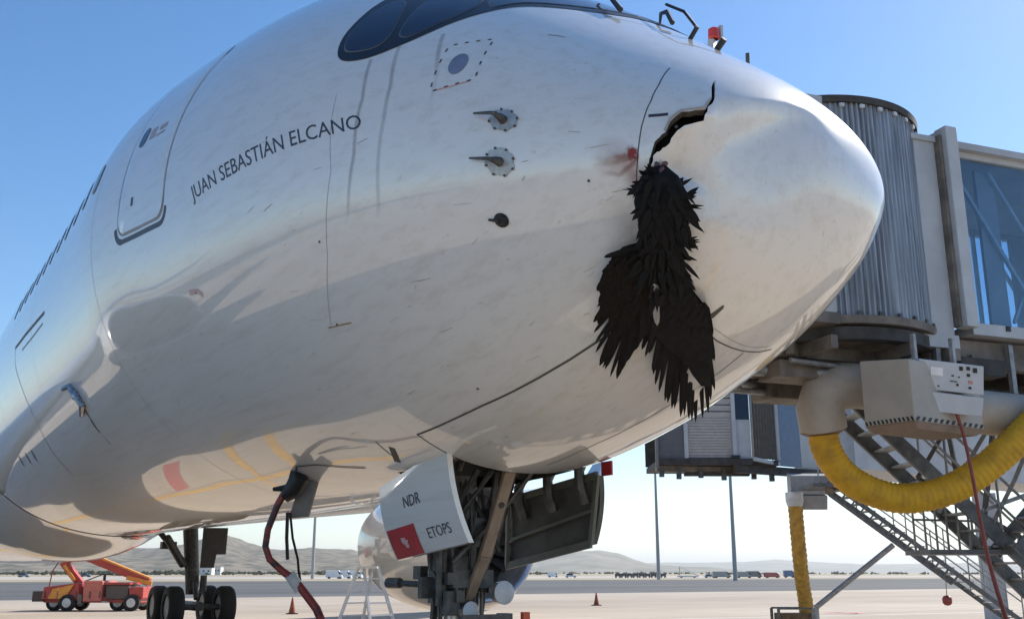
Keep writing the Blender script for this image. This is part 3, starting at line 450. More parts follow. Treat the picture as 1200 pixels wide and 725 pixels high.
# ---- seams, markings and dirt (all laid a few millimetres proud of the skin)
for nm, wd, mt, nme in (('S1', .018, M_SEAM, 'panel_seam'), ('S1b', .016, M_SEAM, 'panel_seam'), ('S2', .012, M_SEAM, 'panel_seam'), ('S3', .008, mat('seam_brown', (.16, .13, .10), .6), 'panel_seam'), ('ringL', .008, M_SEAM, 'radome_seam'), ('ringLow', .011, M_SEAM, 'radome_seam'), ('ringLowI', .005, M_SEAML, 'radome_seam'), ('dotL', .005, M_SEAM, 'radome_seam'), ('cargo', .02, M_SEAM, 'cargo_door_seam'), ('cargo2', .05, M_SEAM, 'cargo_door_seam'), ('cargo3', .03, M_SEAML, 'cargo_door_seam'),
                        ('vent1', .09, M_NAVY, 'drain_vent'), ('vent2', .09, M_NAVY, 'drain_vent'), ('vent3', .09, M_NAVY, 'drain_vent'), ('vent4', .06, M_SEAM, 'drain_vent'), ('mark1', .012, M_SEAML, 'paint_chip'), ('mark2', .022, M_NAVY, 'alignment_mark'), ('mark3', .02, M_SEAM, 'latch_mark'), ('orange', .013, mat('chip_brown', (.34, .23, .13), .6), 'paint_chip'), ('pinkm', .05, mat('chip_faded_pink', (.56, .40, .37), .5), 'paint_chip'), ('tailsq', .012, M_SEAM, 'panel_seam'), ('joint1', .004, M_SEAML, 'panel_seam'), ('hatchpink', .012, M_PINK, 'red_warning_line')):
    ribbon(MB(), PL[nm], wd).build(nme, mt, AIR)
# barrel joints round the body
for xj in (7.45, 11.9, 16.1): ribbon(MB(), [(xj, t) for t in range(-170, 171, 10)], .006).build('panel_seam', M_SEAML, AIR)
# soft grime: patches whose edge fades out
def stain_mat(name, col, amt, scale=20., lo=.36, hi=.62):
    m = bpy.data.materials.new(name); m.use_nodes = True; t = m.node_tree; n = t.nodes; l = t.links; p = n['Principled BSDF']
    p.inputs['Base Color'].default_value = (*col, 1); p.inputs['Roughness'].default_value = .55
    a = n.new('ShaderNodeAttribute'); a.attribute_name = 'amount'
    tc = n.new('ShaderNodeTexCoord'); q = n.new('ShaderNodeTexNoise'); q.inputs['Scale'].default_value = scale; q.inputs['Detail'].default_value = 5; l.new(tc.outputs['Object'], q.inputs['Vector'])
    r = n.new('ShaderNodeMapRange'); r.inputs[1].default_value = lo; r.inputs[2].default_value = hi; l.new(q.outputs['Fac'], r.inputs[0])
    x = n.new('ShaderNodeMath'); x.operation = 'MULTIPLY'; l.new(a.outputs['Fac'], x.inputs[0]); l.new(r.outputs[0], x.inputs[1])
    y = n.new('ShaderNodeMath'); y.operation = 'MULTIPLY'; y.use_clamp = True; l.new(x.outputs[0], y.inputs[0]); y.inputs[1].default_value = amt; l.new(y.outputs[0], p.inputs['Alpha'])
    return m
def stain_patch(name, cx, ct, du, dt, m, off=.0035, n=17, skew=0., pw=1.0):
    u0 = math.sqrt(cx); mb = MB(); vs = []; am = []
    for i in range(n):
        for j in range(n):
            a = -1 + 2 * i / (n - 1); b = -1 + 2 * j / (n - 1)
            vs.append(surf((u0 + a * du) ** 2, ct + b * dt + skew * a, off)); am.append(max(0, 1 - math.hypot(a, b)) ** pw)
    mb.add(vs, [(i * n + j, i * n + j + 1, (i + 1) * n + j + 1, (i + 1) * n + j) for i in range(n - 1) for j in range(n - 1)])
    o = mb.build(name, m, AIR, smooth='all'); at = o.data.attributes.new('amount', 'FLOAT', 'POINT'); at.data.foreach_set('value', am); return o
def stain_ribbon(name, pl, wd, m, off=.003):
    a = MB(); ribbon(a, pl, wd, off, .06); k = len(a.v) // 2; vs = []; am = []; W5 = (0, .25, .5, .75, 1)
    for i in range(k):
        L, R = Vector(a.v[2 * i]), Vector(a.v[2 * i + 1]); f = math.sin(math.pi * min(1, (i + .5) / k + .25)) ** .6
        for q in W5: vs.append(L.lerp(R, q)); am.append(f * math.sin(math.pi * q))
    o = MB().add(vs, [(5 * i + j, 5 * i + j + 1, 5 * i + j + 6, 5 * i + j + 5) for i in range(k - 1) for j in range(4)]).build(name, m, AIR)
    at = o.data.attributes.new('amount', 'FLOAT', 'POINT'); at.data.foreach_set('value', am); return o
S_GRIME = stain_mat('rain_streak_grime', (.24, .23, .23), .42, 3., .1, .6)
for nm in ('streak1', 'streak2', 'streak3'): stain_ribbon('rain_streak', PL[nm], .05, S_GRIME)
S_BLOOD = stain_mat('blood', (.26, .015, .012), 2.0, 26.)
S_BLOODT = stain_mat('blood_smear_thin', (.36, .13, .085), .6, 5., .2, .8)
S_SOOT = stain_mat('scuffed_grime', (.26, .20, .14), .38, 5., .2, .8)
b0 = PL['blood'][0]
stain_patch('blood_stain', b0[0], b0[1], .028, 4.2, S_BLOOD, .0062, pw=.7)
stain_patch('blood_stain', b0[0] + .10, b0[1] + 1, .09, 9, S_BLOODT, .005, skew=0)
stain_patch('blood_stain', b0[0] + .02, b0[1] + 12, .05, 15, S_BLOODT, .0045)
stain_patch('blood_stain', b0[0] - .06, b0[1] + 12, .05, 9, S_BLOODT, .004)
_r = random.Random(9)
for k in range(4):
    t = b0[1] + _r.uniform(-7, 9); x1 = b0[0] + _r.uniform(-.01, .04); x2 = x1 + _r.uniform(.10, .30)
    stain_ribbon('blood_streak', [(x1, b0[1] + (t - b0[1]) * .5), ((x1 + x2) / 2, t + _r.uniform(-1.5, 1.5)), (x2, t + _r.uniform(-2, 2))], _r.uniform(.03, .06), S_BLOODT, .0055)
stain_patch('blood_stain', .62, 128, .09, 16, stain_mat('body_smear', (.25, .18, .13), .5, 5., .2, .8), .0045)
_r = random.Random(21)
M_SCRATCH = mat('bug_scuff', (.42, .385, .33), .6)
mb = MB()
for k in range(42):
    u = _r.uniform(.72, 2.15); t = _r.uniform(88, 150); L = _r.uniform(.02, .13)
    ribbon(mb, [(u * u, t), ((u + L / (2 * u)) ** 2, t + _r.uniform(-.3, 1.2))], _r.uniform(.003, .006), .0026, .06, True)
mb.build('scuff_marks', M_SCRATCH, AIR, kind='stuff')

# ---- ship's name
def lettering(name, body, m, mapper, parent, offset=-.012, shear=0., label=None):
    cu = bpy.data.curves.new('type', 'FONT'); cu.body = body; cu.size = 1; cu.offset = offset; cu.shear = shear; cu.resolution_u = 3
    ob = bpy.data.objects.new('type', cu); COL.objects.link(ob)
    dg = bpy.context.evaluated_depsgraph_get(); me = ob.evaluated_get(dg).to_mesh()
    vs = [Vector(q.co) for q in me.vertices]; fs = [tuple(q.vertices) for q in me.polygons]
    x0 = min(q.x for q in vs); x1 = max(q.x for q in vs); hcap = .729
    out = [mapper((q.x - x0) / (x1 - x0), q.y / hcap) for q in vs]
    ob.evaluated_get(dg).to_mesh_clear(); bpy.data.objects.remove(ob); bpy.data.curves.remove(cu)
    return MB().add(out, fs).build(name, m, parent, label=label)
tA = PL['text0'][0]; tB = PL['text1'][0]; uA = PL['textu0'][0]; uB = PL['textu1'][0]
def name_map(a, b):
    x = tA[0] + (tB[0] - tA[0]) * a; t = tA[1] + (tB[1] - tA[1]) * a
    xu = uA[0] + (uB[0] - uA[0]) * a; tu = uA[1] + (uB[1] - uA[1]) * a
    return surf(x + (xu - x) * b, t + (tu - t) * b, .003)
lettering('lettering', 'JUAN SEBASTIÁN ELCANO', M_NAVY, name_map, AIR, -.002)

# ---- cockpit glazing
mk = [tuple(q) for q in PL['mask']]; up = [tuple(q) for q in PL['maskup']] + [(2.93, 38), (2.78, 28), (2.62, 16), (2.56, 6)]
half = mk + [(1.34, 0)]; upper = up + [(2.55, 0)]
poly = upper[::-1][:-0 or None]
star = mk[::-1]            # from centre line to the aft tip, lower edge
ring = [(1.34, 0)] + star + up + [(2.55, 0)]
full = ring + [(x, -t) for x, t in ring[::-1] if t > .1]
def chaikin(p, k=2):
    for _ in range(k):
        q = []
        for i in range(len(p)):
            a, b = p[i], p[(i + 1) % len(p)]
            q += [(a[0] * .75 + b[0] * .25, a[1] * .75 + b[1] * .25), (a[0] * .25 + b[0] * .75, a[1] * .25 + b[1] * .75)]
        p = q
    return p
full = chaikin(full)
WS = skin(MB(), full, .004, .12, 1, False).build('windshield', M_MASK, AIR, smooth='all')
p1 = PL['pane1'] + PL['pane1u']; p2 = PL['pane2'][:-1] + [(2.03, 40.0), (2.25, 33), (2.42, 36)] + PL['pane2u'][1:]
p3 = [tuple(q) for q in PL['pane3']] + [(1.47, 12), (1.48, 2.), (2.3, 2.), (2.33, 14), (2.2, 30)]
def grow(p, k):
    cx = sum(q[0] for q in p) / len(p); ct = sum(q[1] for q in p) / len(p)
    return [(cx + (x - cx) * k, ct + (t - ct) * k) for x, t in p]
for sg in (1, -1):
    for p in (p1, p2, p3):
        pp = chaikin([(x, t * sg) for x, t in p])
        f = skin(MB(), grow(pp, 1.045), .006, .09, 1, False).build('pane_seal', M_SEAL, WS, smooth='all')
        skin(MB(), pp, .009, .09, 1, False).build('windshield_pane', M_GLASSD, WS, smooth='all')
M_BLACK = mat('wiper_black', (.015, .015, .016), .5)
wp = []
MB().tube([surf(1.36, 16, .05), surf(1.62, 12, .10), surf(1.95, 6, .09), surf(2.2, 0, .07)], [.022, .02, .016, .012], 8).build('wiper', M_BLACK, AIR, smooth=True)
MB().tube([surf(1.30, 0, .05), surf(1.5, -3, .11), surf(1.8, -9, .10), surf(2.1, -16, .07)], [.02, .02, .016, .012], 8).build('wiper', M_BLACK, AIR, smooth=True)
mb = MB()
mb.tube([surf(1.02, 2, 0), surf(1.0, 2, .10)], .018, 8); mb.tube([surf(1.0, 2, .09), surf(1.2, 1, .16), surf(1.5, -2, .16)], .012, 8); mb.tube([surf(.95, -6, .0), surf(.93, -6, .09)], .025, 8)
mb.build('rain_repellent_nozzle', M_BLACK, AIR, smooth=True)
ribbon(MB(), [(1.0, 2), (1.08, 8), (1.2, 15), (1.3, 20)], .012).build('panel_seam', M_SEAML, AIR)
ribbon(MB(), [(.62, 8), (.72, 14)], .018).build('alignment_mark', M_SEAM, AIR)

# ---- hatch marking, sensors, probes
hc = [tuple(q) for q in PL['hatchc']]
for i in range(4):
    a = hc[i]; b = hc[(i + 1) % 4]
    for k in range(4):
        f0 = (k + .28) / 4; f1 = (k + .62) / 4
        ribbon(MB(), [(a[0] + (b[0] - a[0]) * f0, a[1] + (b[1] - a[1]) * f0), (a[0] + (b[0] - a[0]) * f1, a[1] + (b[1] - a[1]) * f1)], .014, .0026).build('hatch_mark', M_SEAM, AIR)
hd = PL['hatchdisc']; c0 = hd[0]
skin(MB(), [(c0[0] + .066 * math.cos(a), c0[1] + 4.0 * math.sin(a)) for a in np.linspace(0, 2 * math.pi, 20, endpoint=False)], .004, .05, 1).build('sensor_plate', M_BLUEDISC, AIR, smooth='all')
M_PLATE = mat('probe_plate_metal', (.42, .42, .40), .4, .5, var=.2, scale=20)
for k, (x, t) in enumerate(PL['probe']):
    P = surf(x, t); N = surfn(x, t); r0 = prof(x)[2]; big = k < 2; rr = .098 if big else .052
    lob = lambda a: rr * (1 + (.10 * (math.cos(7 * a) > .55) if big else 0))
    pl = skin(MB(), [(x + lob(a) * math.cos(a) * .93, t + lob(a) * math.sin(a) / r0 * 57.3) for a in np.linspace(0, 2 * math.pi, 56, endpoint=False)], .006, .04, 1).build('probe_plate', M_PLATE if big else M_BLACK, AIR, smooth='all')
    A = Vector((1, .10, .34)).normalized()     # probes point forward; their root lies aft
    mb = MB()
    if big:
        mb.tube([P, P + N * .05 - A * 0, P + N * .10 + A * .03], [.034, .026, .014], 10)
        mb.tube([P + N * .10, P + N * .115 + A * .06, P + N * .12 + A * .25], [.014, .013, .008], 8)
        mb.build('probe', M_DKSTEEL, pl, smooth=True)
        mb = MB()
        for q in range(8):
            a = q * math.pi / 4 + .2; s = surf(x + rr * 1.04 * math.cos(a) * .93, t + rr * 1.04 * math.sin(a) / r0 * 57.3, .0065)
            mb.tube([s, s + N * .008], .009, 6)
        mb.build('bolt_ring', M_SEAM, pl, kind='stuff')
    else:
        mb.tube([P, P + N * .03], [.045, .03], 12); mb.tube([P + N * .04, P + N * .045 + A * .11], [.014, .008], 8)
        mb.build('probe', M_BLACK, pl, smooth=True)
# ---- passenger door and cabin windows
dR = [tuple(q) for q in PL['door']]; xf, xa = 5.36, 6.62
def rrect(x0, x1, t0, t1, r=.16, n=5):
    rt = r / 2.9 * 57.3; out = []
    for cx, ct, a0 in ((x1 - r, t0 + rt, -90), (x1 - r, t1 - rt, 0), (x0 + r, t1 - rt, 90), (x0 + r, t0 + rt, 180)):
        for k in range(n + 1):
            a = rad(a0 + 90 * k / n); out.append((cx + r * math.cos(a), ct + rt * math.sin(a)))
    return out
dt0, dt1 = 52., 95.6
DOOR = skin(MB(), rrect(5.38, 6.58, dt0, dt1), .006, .12, 2).build('passenger_door', M_AIR, AIR, smooth='all')
ro = rrect(5.365, 6.595, dt0 - .3, dt1 + .3); ribbon(MB(), ro + ro[:1], .022, .0045).build('door_seam', M_SEAML, DOOR)
rb = rrect(5.31, 6.66, dt0 - 1, dt1 + 1.6)
ribbon(MB(), [q for q in rb if q[1] > 91.2 and q[0] > 5.95][::1], .065, .0035).build('sill_band', M_NAVY, DOOR)
ribbon(MB(), sorted([q for q in rb if q[1] > 89], key=lambda q: -q[0] * 0 + (0 if q[0] > 6 else 1)), .05, .0033).build('sill_band', M_NAVY, DOOR)
skin(MB(), rrect(6.28, 6.46, 71.4, 76.2, .07), .0095, .05, 2).build('door_window', M_GLASSD, DOOR, smooth='all')
mb = MB(); skin(mb, rrect(5.75, 5.95, 73.0, 74.2, .01), .0085, .06, 1); skin(mb, rrect(5.75, 6.0, 75.0, 75.6, .005), .0085, .06, 1); skin(mb, rrect(6.05, 6.2, 72.5, 75.3, .02), .0085, .06, 1)
mb.build('door_placard', mat('placard_faded', (.42, .36, .37), .5), DOOR)
skin(MB(), rrect(6.2, 6.25, 88.5, 90.5, .02), .0095, .04, 1).build('door_handle', M_NAVY, DOOR)
for k in range(12):
    x = 7.62 + .635 * k
    wn = skin(MB(), rrect(x, x + .27, 73.2, 80.6, .11), .0045, .1, 2).build('cabin_window', M_SEAML, AIR, smooth='all')
    skin(MB(), rrect(x + .03, x + .24, 73.9, 79.9, .09), .007, .1, 2).build('window_glass', M_GLASSD, wn, smooth='all')
# ---- hoist point / drain fittings on the lower flank
mb = MB(); dp = [surf(x, t, .03) for x, t in PL['drain']]; mb.tube(dp, [.02, .045, .065, .05, .03], 8); mb.tube([surf(*PL['drain'][1], 0), surf(*PL['drain'][1], .14)], [.04, .02], 8)
mb.build('drain_fitting', mat('fitting_blue_grey', (.26, .29, .34), .3, .5, var=.6, scale=30), AIR, smooth=True)
stain_ribbon('drain_streak', PL['drain2'], .10, stain_mat('fitting_streak_dark', (.06, .06, .06), 1.3, 8.), .003)  # dark streak down the skin below the fitting, fading at its edges
# small static ports and rivet-like marks
mb = MB()
for (x, t) in PL['marks'] + [[2.9, 110], [.22, 84]]:
    P = surf(x, t, .002); N = surfn(x, t); mb.tube([P - N * .002, P + N * .002], .010, 8)
mb.build('static_ports', M_SEAM, AIR)

# ---- nose gear bay, doors and nose gear
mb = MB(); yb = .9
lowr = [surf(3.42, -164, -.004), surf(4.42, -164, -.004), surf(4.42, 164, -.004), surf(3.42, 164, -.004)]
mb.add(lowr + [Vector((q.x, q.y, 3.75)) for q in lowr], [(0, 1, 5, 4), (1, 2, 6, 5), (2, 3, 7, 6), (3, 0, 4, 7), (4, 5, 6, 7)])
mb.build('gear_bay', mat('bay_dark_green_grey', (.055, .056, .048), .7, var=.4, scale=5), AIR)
mb = MB(); _r = random.Random(5)
for k in range(26):
    x = _r.uniform(3.5, 4.3); y = _r.uniform(-.5, .5); mb.tube([(x, y, 3.6), (x + _r.uniform(-.2, .2), y + _r.uniform(-.15, .15), _r.uniform(2.75, 3.1)), (x + _r.uniform(-.4, .4), y + _r.uniform(-.3, .3), _r.uniform(2.72, 3.2))], _r.uniform(.012, .03), 6)
for x in (3.6, 3.9, 4.3): mb.bar((x, -.66, 3.0), (x, .66, 3.0), .06, .12)
mb.build('bay_pipework', mat('pipe_grey', (.12, .115, .105), .45, .4, var=.5, scale=12), AIR, smooth=True)
def plate(corners, bulge, t, n=8):
    """curved door skin between four corners (a b top, c d bottom), bulging along +-y"""
    a, b, c, d = [Vector(q) for q in corners]; vs = []; fs = []
    for s in (0, t):
        for i in range(n + 1):
            for j in range(n + 1):
                u = i / n; v = j / n; p = (a.lerp(b, u)).lerp(d.lerp(c, u), v); vs.append(p + Vector((0, bulge * 4 * v * (1 - v) * .5 + s, 0)))
    m = (n + 1) ** 2
    for i in range(n):
        for j in range(n):
            q = i * (n + 1) + j; fs += [(q, q + 1, q + n + 2, q + n + 1), (q + m, q + n + 1 + m, q + n + 2 + m, q + 1 + m)]
    for i in range(n):
        for (p, q) in ((i, i + 1), (n * (n + 1) + i, n * (n + 1) + i + 1), (i * (n + 1), (i + 1) * (n + 1)), (i * (n + 1) + n, (i + 1) * (n + 1) + n)): fs.append((p, q, q + m, p + m))
    return MB().add(vs, fs)
CS = [Vector((4.77, .75, 2.585)), Vector((3.40, .75, 2.73)), Vector((3.38, .57, 2.075)), Vector((4.72, .57, 1.945))]
CT = [CS[0] + Vector((.0, .0, .02)), CS[1] + Vector((.0, .03, .14)), CS[2], CS[3]]
GD = plate(CT, .10, -.05).build('nose_gear_door', M_AIR, AIR, smooth=30, label='white nose gear door lettered NDR and ETOPS with a red square')
def on_door(u, v, off=.004):
    p = CS[0].lerp(CS[1], u).lerp(CS[3].lerp(CS[2], u), v); vv = (v * .66 + .02 + .12 * u) / (.68 + .12 * u); pp = CT[0].lerp(CT[1], u).lerp(CT[3].lerp(CT[2], u), vv); return pp + Vector((0, .05 * 4 * vv * (1 - vv) + off, 0))
lettering('lettering', 'NDR', M_NAVY, lambda a, b: on_door(.35 + .235 * a, .375 - .155 * b, .005), GD, .004)
lettering('lettering', 'ETOPS', M_NAVY, lambda a, b: on_door(.565 + .30 * a, .84 - .14 * b, .005), GD, -.004)
mb = MB(); N = 6
mb.add([on_door(.02 + .40 * i / N, .60 + .395 * j / N, .0035) for i in range(N + 1) for j in range(N + 1)], [(i * (N + 1) + j, i * (N + 1) + j + 1, (i + 1) * (N + 1) + j + 1, (i + 1) * (N + 1) + j) for i in range(N) for j in range(N)])
mb.build('red_square', M_RED, GD)
mb = MB()
for (u, v, du, dv) in ((.215, .76, .035, .022), (.225, .80, .05, .03), (.24, .855, .03, .028)): mb.add([on_door(u - du, v - dv, .006), on_door(u + du, v - dv * .6, .006), on_door(u + du * .7, v + dv, .006), on_door(u - du * .6, v + dv * .8, .006)], [(0, 1, 2, 3)])
mb.build('emblem', mat('emblem_pale', (.62, .40, .40), .5), GD)
CP = [Vector((5.02, -.9, 2.555)), Vector((3.47, -.9, 2.70)), Vector((3.63, -.93, 2.09)), Vector((5.10, -.93, 1.90))]
M_DOORIN = mat('door_inner_olive_grey', (.085, .083, .072), .6, var=.25, scale=4)
GP = plate(CP, -.08, .05).build('nose_gear_door', M_DOORIN, AIR, smooth=30, label='nose gear door seen from its dark inner side')
mb = MB()
for k, (a, b) in enumerate(((CP[0], CP[1]), (CP[1], CP[2]), (CP[3], CP[2]), (CP[0], CP[3]))): mb.bar(a + Vector((0, .07, 0)), b + Vector((0, .07, 0)), .03, .07)
mb.bar(CP[0].lerp(CP[3], .62) + Vector((0, .06, 0)), CP[1].lerp(CP[2], .5) + Vector((0, .06, 0)), .03, .03)
mb.build('door_rib', mat('door_rib_green', (.13, .135, .11), .5), GP)
for u in (.18, .52, .86):
    p = CP[0].lerp(CP[1], u); MB().tube([p + Vector((0, .05, -.22)), p + Vector((0, .11, -.08)), p + Vector((0, .12, .08)), p + Vector((0, .0, .3))], [.05, .055, .05, .05], 6).build('hinge_arm', M_DKSTEEL, GP, smooth=True)
MB().box((3.455, -.93, 2.765), (.15, .02, .13)).build('warning_flag', M_RED, GP)

NG = MB().tube([(4.62, 0, 3.5), (4.62, 0, 1.75), (4.62, 0, 1.45)], [.20, .19, .15], 16).build('nose_gear', M_GEARGREY, AIR, smooth=True)
MB().tube([(4.62, 0, 1.5), (4.62, 0, .55)], .105, 14).build('oleo_piston', M_STEEL, NG, smooth=True)
mb = MB(); mb.tube([(4.62, -.42, .535), (4.62, .42, .535)], .07, 12); mb.build('axle', M_GEARGREY, NG, smooth=True)
for sy in (-1, 1):
    mb = MB(); mb.lathe([(-.19, .30), (-.2, .40), (-.17, .50), (-.08, .535), (.08, .535), (.17, .50), (.2, .40), (.19, .30)], (4.62, .36 * sy, .535), (0, 1, 0), 32); mb.build('tyre', M_TYRE, NG, smooth=60)
    MB().lathe([(-.15, .02), (-.15, .3), (.15, .3), (.15, .02)], (4.62, .36 * sy, .535), (0, 1, 0), 24).build('rim', M_LTGREY, NG, smooth=30)
mb = MB()
mb.bar((3.74, -.05, 2.72), (4.12, -.02, 1.98), .115, .06, (1, 0, 0)); mb.bar((4.12, -.02, 1.98), (4.38, 0, 1.60), .10, .06, (1, 0, 0))
mb.build('drag_brace', M_TAN, NG, smooth=False, bevel=.012)
mb = MB()
for f in (.25, .5, .75): p = Vector((3.74, -.05, 2.72)).lerp(Vector((4.38, 0, 1.60)), f); mb.tube([p + Vector((-.05, .0, -.02)), p + Vector((-.01, .0, 0))], .03, 10)
mb.build('brace_bolt', M_DKSTEEL, NG)
mb = MB(); _r = random.Random(11)
for sy in (-.24, .24): mb.tube([(4.1, sy * 1.4, 2.9), (4.35, sy * 1.2, 2.2), (4.55, sy * .7, 1.72)], [.06, .05, .05], 8)
mb.tube([(4.55, -.3, 1.75), (4.55, .3, 1.75)], .10, 12); mb.tube([(4.42, .05, 2.1), (4.42, .05, 1.55)], .07, 10); mb.tube([(4.4, .22, 2.5), (4.42, .25, 1.6)], .045, 8)
mb.box((4.45, 0, 1.78), (.34, .42, .16)); mb.box((4.5, .18, 1.98), (.22, .2, .3)); mb.box((4.40, -.12, 2.2), (.16, .2, .26))
for k in range(34):
    a = _r.uniform(0, 6.28); z = _r.uniform(2.2, 2.75); x0, y0 = 4.6 + .23 * math.cos(a), .23 * math.sin(a)
    mb.tube([(x0, y0, z), (x0 - .05, y0 * 1.2, z - .4), (x0 - .02, y0, z - .8), (x0 + .02, y0 * 1.05, 1.2)], .014, 6)
mb.tube([(4.62, .2, 1.72), (5.05, .45, 1.74)], .03, 8); mb.tube([(4.95, .42, 1.74), (5.1, .48, 1.74)], .05, 8)
for k in range(14):
    p = Vector((_r.uniform(4.2, 4.8), _r.uniform(-.35, .45), _r.uniform(1.5, 2.6))); mb.box(p, (_r.uniform(.06, .16), _r.uniform(.06, .16), _r.uniform(.06, .22)))
for k in range(12):
    p = Vector((_r.uniform(3.9, 4.7), _r.uniform(-.5, .5), 2.75)); q = Vector((_r.uniform(4.25, 4.7), _r.uniform(-.3, .3), _r.uniform(1.5, 2.1))); md = (p + q) / 2 + Vector((_r.uniform(-.12, .12), _r.uniform(-.12, .12), 0)); mb.tube([p, md, q], _r.uniform(.012, .035), 6)
mb.build('gear_hardware', M_DKSTEEL, NG, smooth=True)
for (x, y, z, r) in ((4.02, -.17, 1.66, .105), (4.22, .06, 1.50, .085)):
    h = MB().lathe([(0, r), (.10, r * .9), (.16, r * .3)], (x, y, z), (1, 0, 0), 20, True).build('landing_light', M_STEEL, NG, smooth=40)
    MB().lathe([(-.012, r * .3), (-.006, r * .92), (.0, r)], (x, y, z), (1, 0, 0), 20, True).build('lens', mat('lens_glass', (.50, .53, .55), .18, .0), h, smooth=40)
mb = MB(); mb.box((4.05, 0, 1.45), (.05, .5, .05)); mb.box((4.1, -.22, 1.42), (.12, .1, .12)); mb.build('light_bracket', M_DKSTEEL, NG)
mb = MB(); mb.box((4.0, -.38, 1.44), (.05, .07, .1)); mb.build('bracket_tag', mat('tag_orange', (.62, .10, .04), .5), NG)
# ---- belly fairing, wings, engines, main gear
NB = 44; TF0, TF1 = 118., 242.; xsf = list(np.linspace(0, 1, 34)); vs = []
def fair_x0(t): return 19.5 + 2.6 * abs(math.sin(rad(t) * 1.0)) ** 1.2
for i, q in enumerate(xsf):
    for k in range(NB + 1):
        t = TF0 + (TF1 - TF0) * k / NB; x0 = fair_x0(t); x = x0 + (41 - x0) * q
        g = sstep(0, .28, q) * (1 - sstep(.72, 1, q)); e = sstep(0, .55, 1 - abs(t - 180) / 62.)
        vs.append(surf(x, t, .012 * (1 if q < 1 else 0) + .46 * g * e))
BFO = MB().add(vs, [(i * (NB + 1) + k, i * (NB + 1) + k + 1, (i + 1) * (NB + 1) + k + 1, (i + 1) * (NB + 1) + k) for i in range(len(xsf) - 1) for k in range(NB)]).build('belly_fairing', M_AIR, AIR, smooth='all')
ribbon(MB(), [(fair_x0(t) - .01, t) for t in np.linspace(TF0, TF1, 40)], .035, .006).build('fairing_edge', M_SEAM, BFO)
AF = [(0, 0), (.02, .022), (.08, .045), (.2, .062), (.4, .066), (.6, .05), (.8, .026), (1, .002), (.8, -.012), (.6, -.03), (.4, -.048), (.2, -.05), (.08, -.038), (.02, -.018)]
for sy in (1, -1):
    mb = MB(); st = [(24.0, 2.6, 3.55, 10.5, 1.1), (27.6, 8.5, 4.1, 8.3, 1.0), (33.0, 17, 4.9, 6.0, .85), (39.0, 26, 5.9, 3.9, .8), (43.2, 31, 7.0, 2.2, .8), (45.0, 32.2, 8.2, .9, .8)]; vs = []
    for (x, y, z, ch, tk) in st: vs += [(x + q[0] * ch, y * sy, z + q[1] * ch * tk) for q in AF]
    n = len(AF); mb.add(vs, [(i * n + k, i * n + (k + 1) % n, (i + 1) * n + (k + 1) % n, (i + 1) * n + k) for i in range(len(st) - 1) for k in range(n)] + [tuple((len(st) - 1) * n + k for k in range(n))])
    mb.build('wing', mat('wing_grey', (.48, .49, .50), .35, coat=.4), AIR, smooth=40)
    O = (20.75, 9.9 * sy, 2.68)
    EN = MB().lathe([(.14, 1.70), (.5, 1.86), (1.2, 1.95), (2.2, 1.97), (3.4, 1.90), (4.6, 1.70), (5.6, 1.42), (5.55, 1.30)], O, (1, 0, 0), 64).build('engine_nacelle', M_AIR, AIR, smooth=50)
    MB().lathe([(.14, 1.70), (.05, 1.655), (0, 1.60), (.02, 1.55), (.12, 1.50), (.35, 1.47)], O, (1, 0, 0), 64).build('inlet_lip', mat('lip_polished', (.55, .57, .62), .28, .75, var=.1), EN, smooth='all')
    MB().lathe([(.35, 1.47), (.9, 1.44), (1.3, 1.46)], O, (1, 0, 0), 64).build('inlet_duct', mat('duct_grey', (.20, .20, .205), .5), EN, smooth='all')
    mb = MB(); mb.lathe([(1.3, 1.47), (1.32, .02)], O, (1, 0, 0), 48); mb.build('fan_disc', M_CAV, EN)
    mb = MB()
    for k in range(22):
        a = 2 * math.pi * k / 22; d = 2 * math.pi / 22
        P = lambda h, r, aa: (O[0] + h, O[1] + r * math.sin(aa), O[2] + r * math.cos(aa))
        mb.add([P(1.0, .45, a), P(1.28, .45, a + d * .8), P(1.28, 1.45, a + d * 1.3), P(1.0, 1.45, a + d * .35)], [(0, 1, 2, 3)])
    mb.build('fan_blades', mat('fan_titanium', (.16, .16, .17), .35, .8), EN, kind='stuff')
    MB().lathe([(.75, .02), (.85, .2), (1.05, .42), (1.3, .48)], O, (1, 0, 0), 32).build('spinner', M_DKSTEEL, EN, smooth='all')
    MB().lathe([(4.9, .85), (6.2, .75), (6.9, .42), (7.4, .1)], O, (1, 0, 0), 32).build('exhaust_cone', M_STEEL, EN, smooth='all')
    mb = MB(); mb.hexa([(21.9, O[1] - .2, 4.2), (27.5, O[1] - .2, 3.6), (27.5, O[1] + .2, 3.6), (21.9, O[1] + .2, 4.2)], [(24.0, O[1] - .16, 4.6), (29, O[1] - .16, 4.6), (29, O[1] + .16, 4.6), (24.0, O[1] + .16, 4.6)]); mb.build('pylon', M_AIR, EN)
MG = MB().tube([(33.3, -5.0, 4.2), (33.3, -5.3, 1.5), (33.3, -5.3, 1.1)], [.27, .24, .2], 14).build('main_gear', M_DKSTEEL, AIR, smooth=True)
mb = MB(); mb.tube([(32.15, -5.3, .72), (34.45, -5.3, .72)], .16, 10)
for x in (32.28, 34.32): mb.tube([(x, -6.15, .7), (x, -4.45, .7)], .1, 10)
mb.tube([(33.0, -5.3, 1.5), (32.7, -5.3, .95)], .08, 8); mb.tube([(33.1, -3.9, 3.3), (33.25, -5.2, 1.9)], .10, 8); mb.tube([(32.5, -4.1, 3.0), (33.2, -4.9, 2.1)], .14, 8); mb.box((33.0, -4.3, 2.75), (.3, .5, .25)); mb.tube([(33, -5.6, 1.75), (33, -5.6, 1.2)], .12, 8)
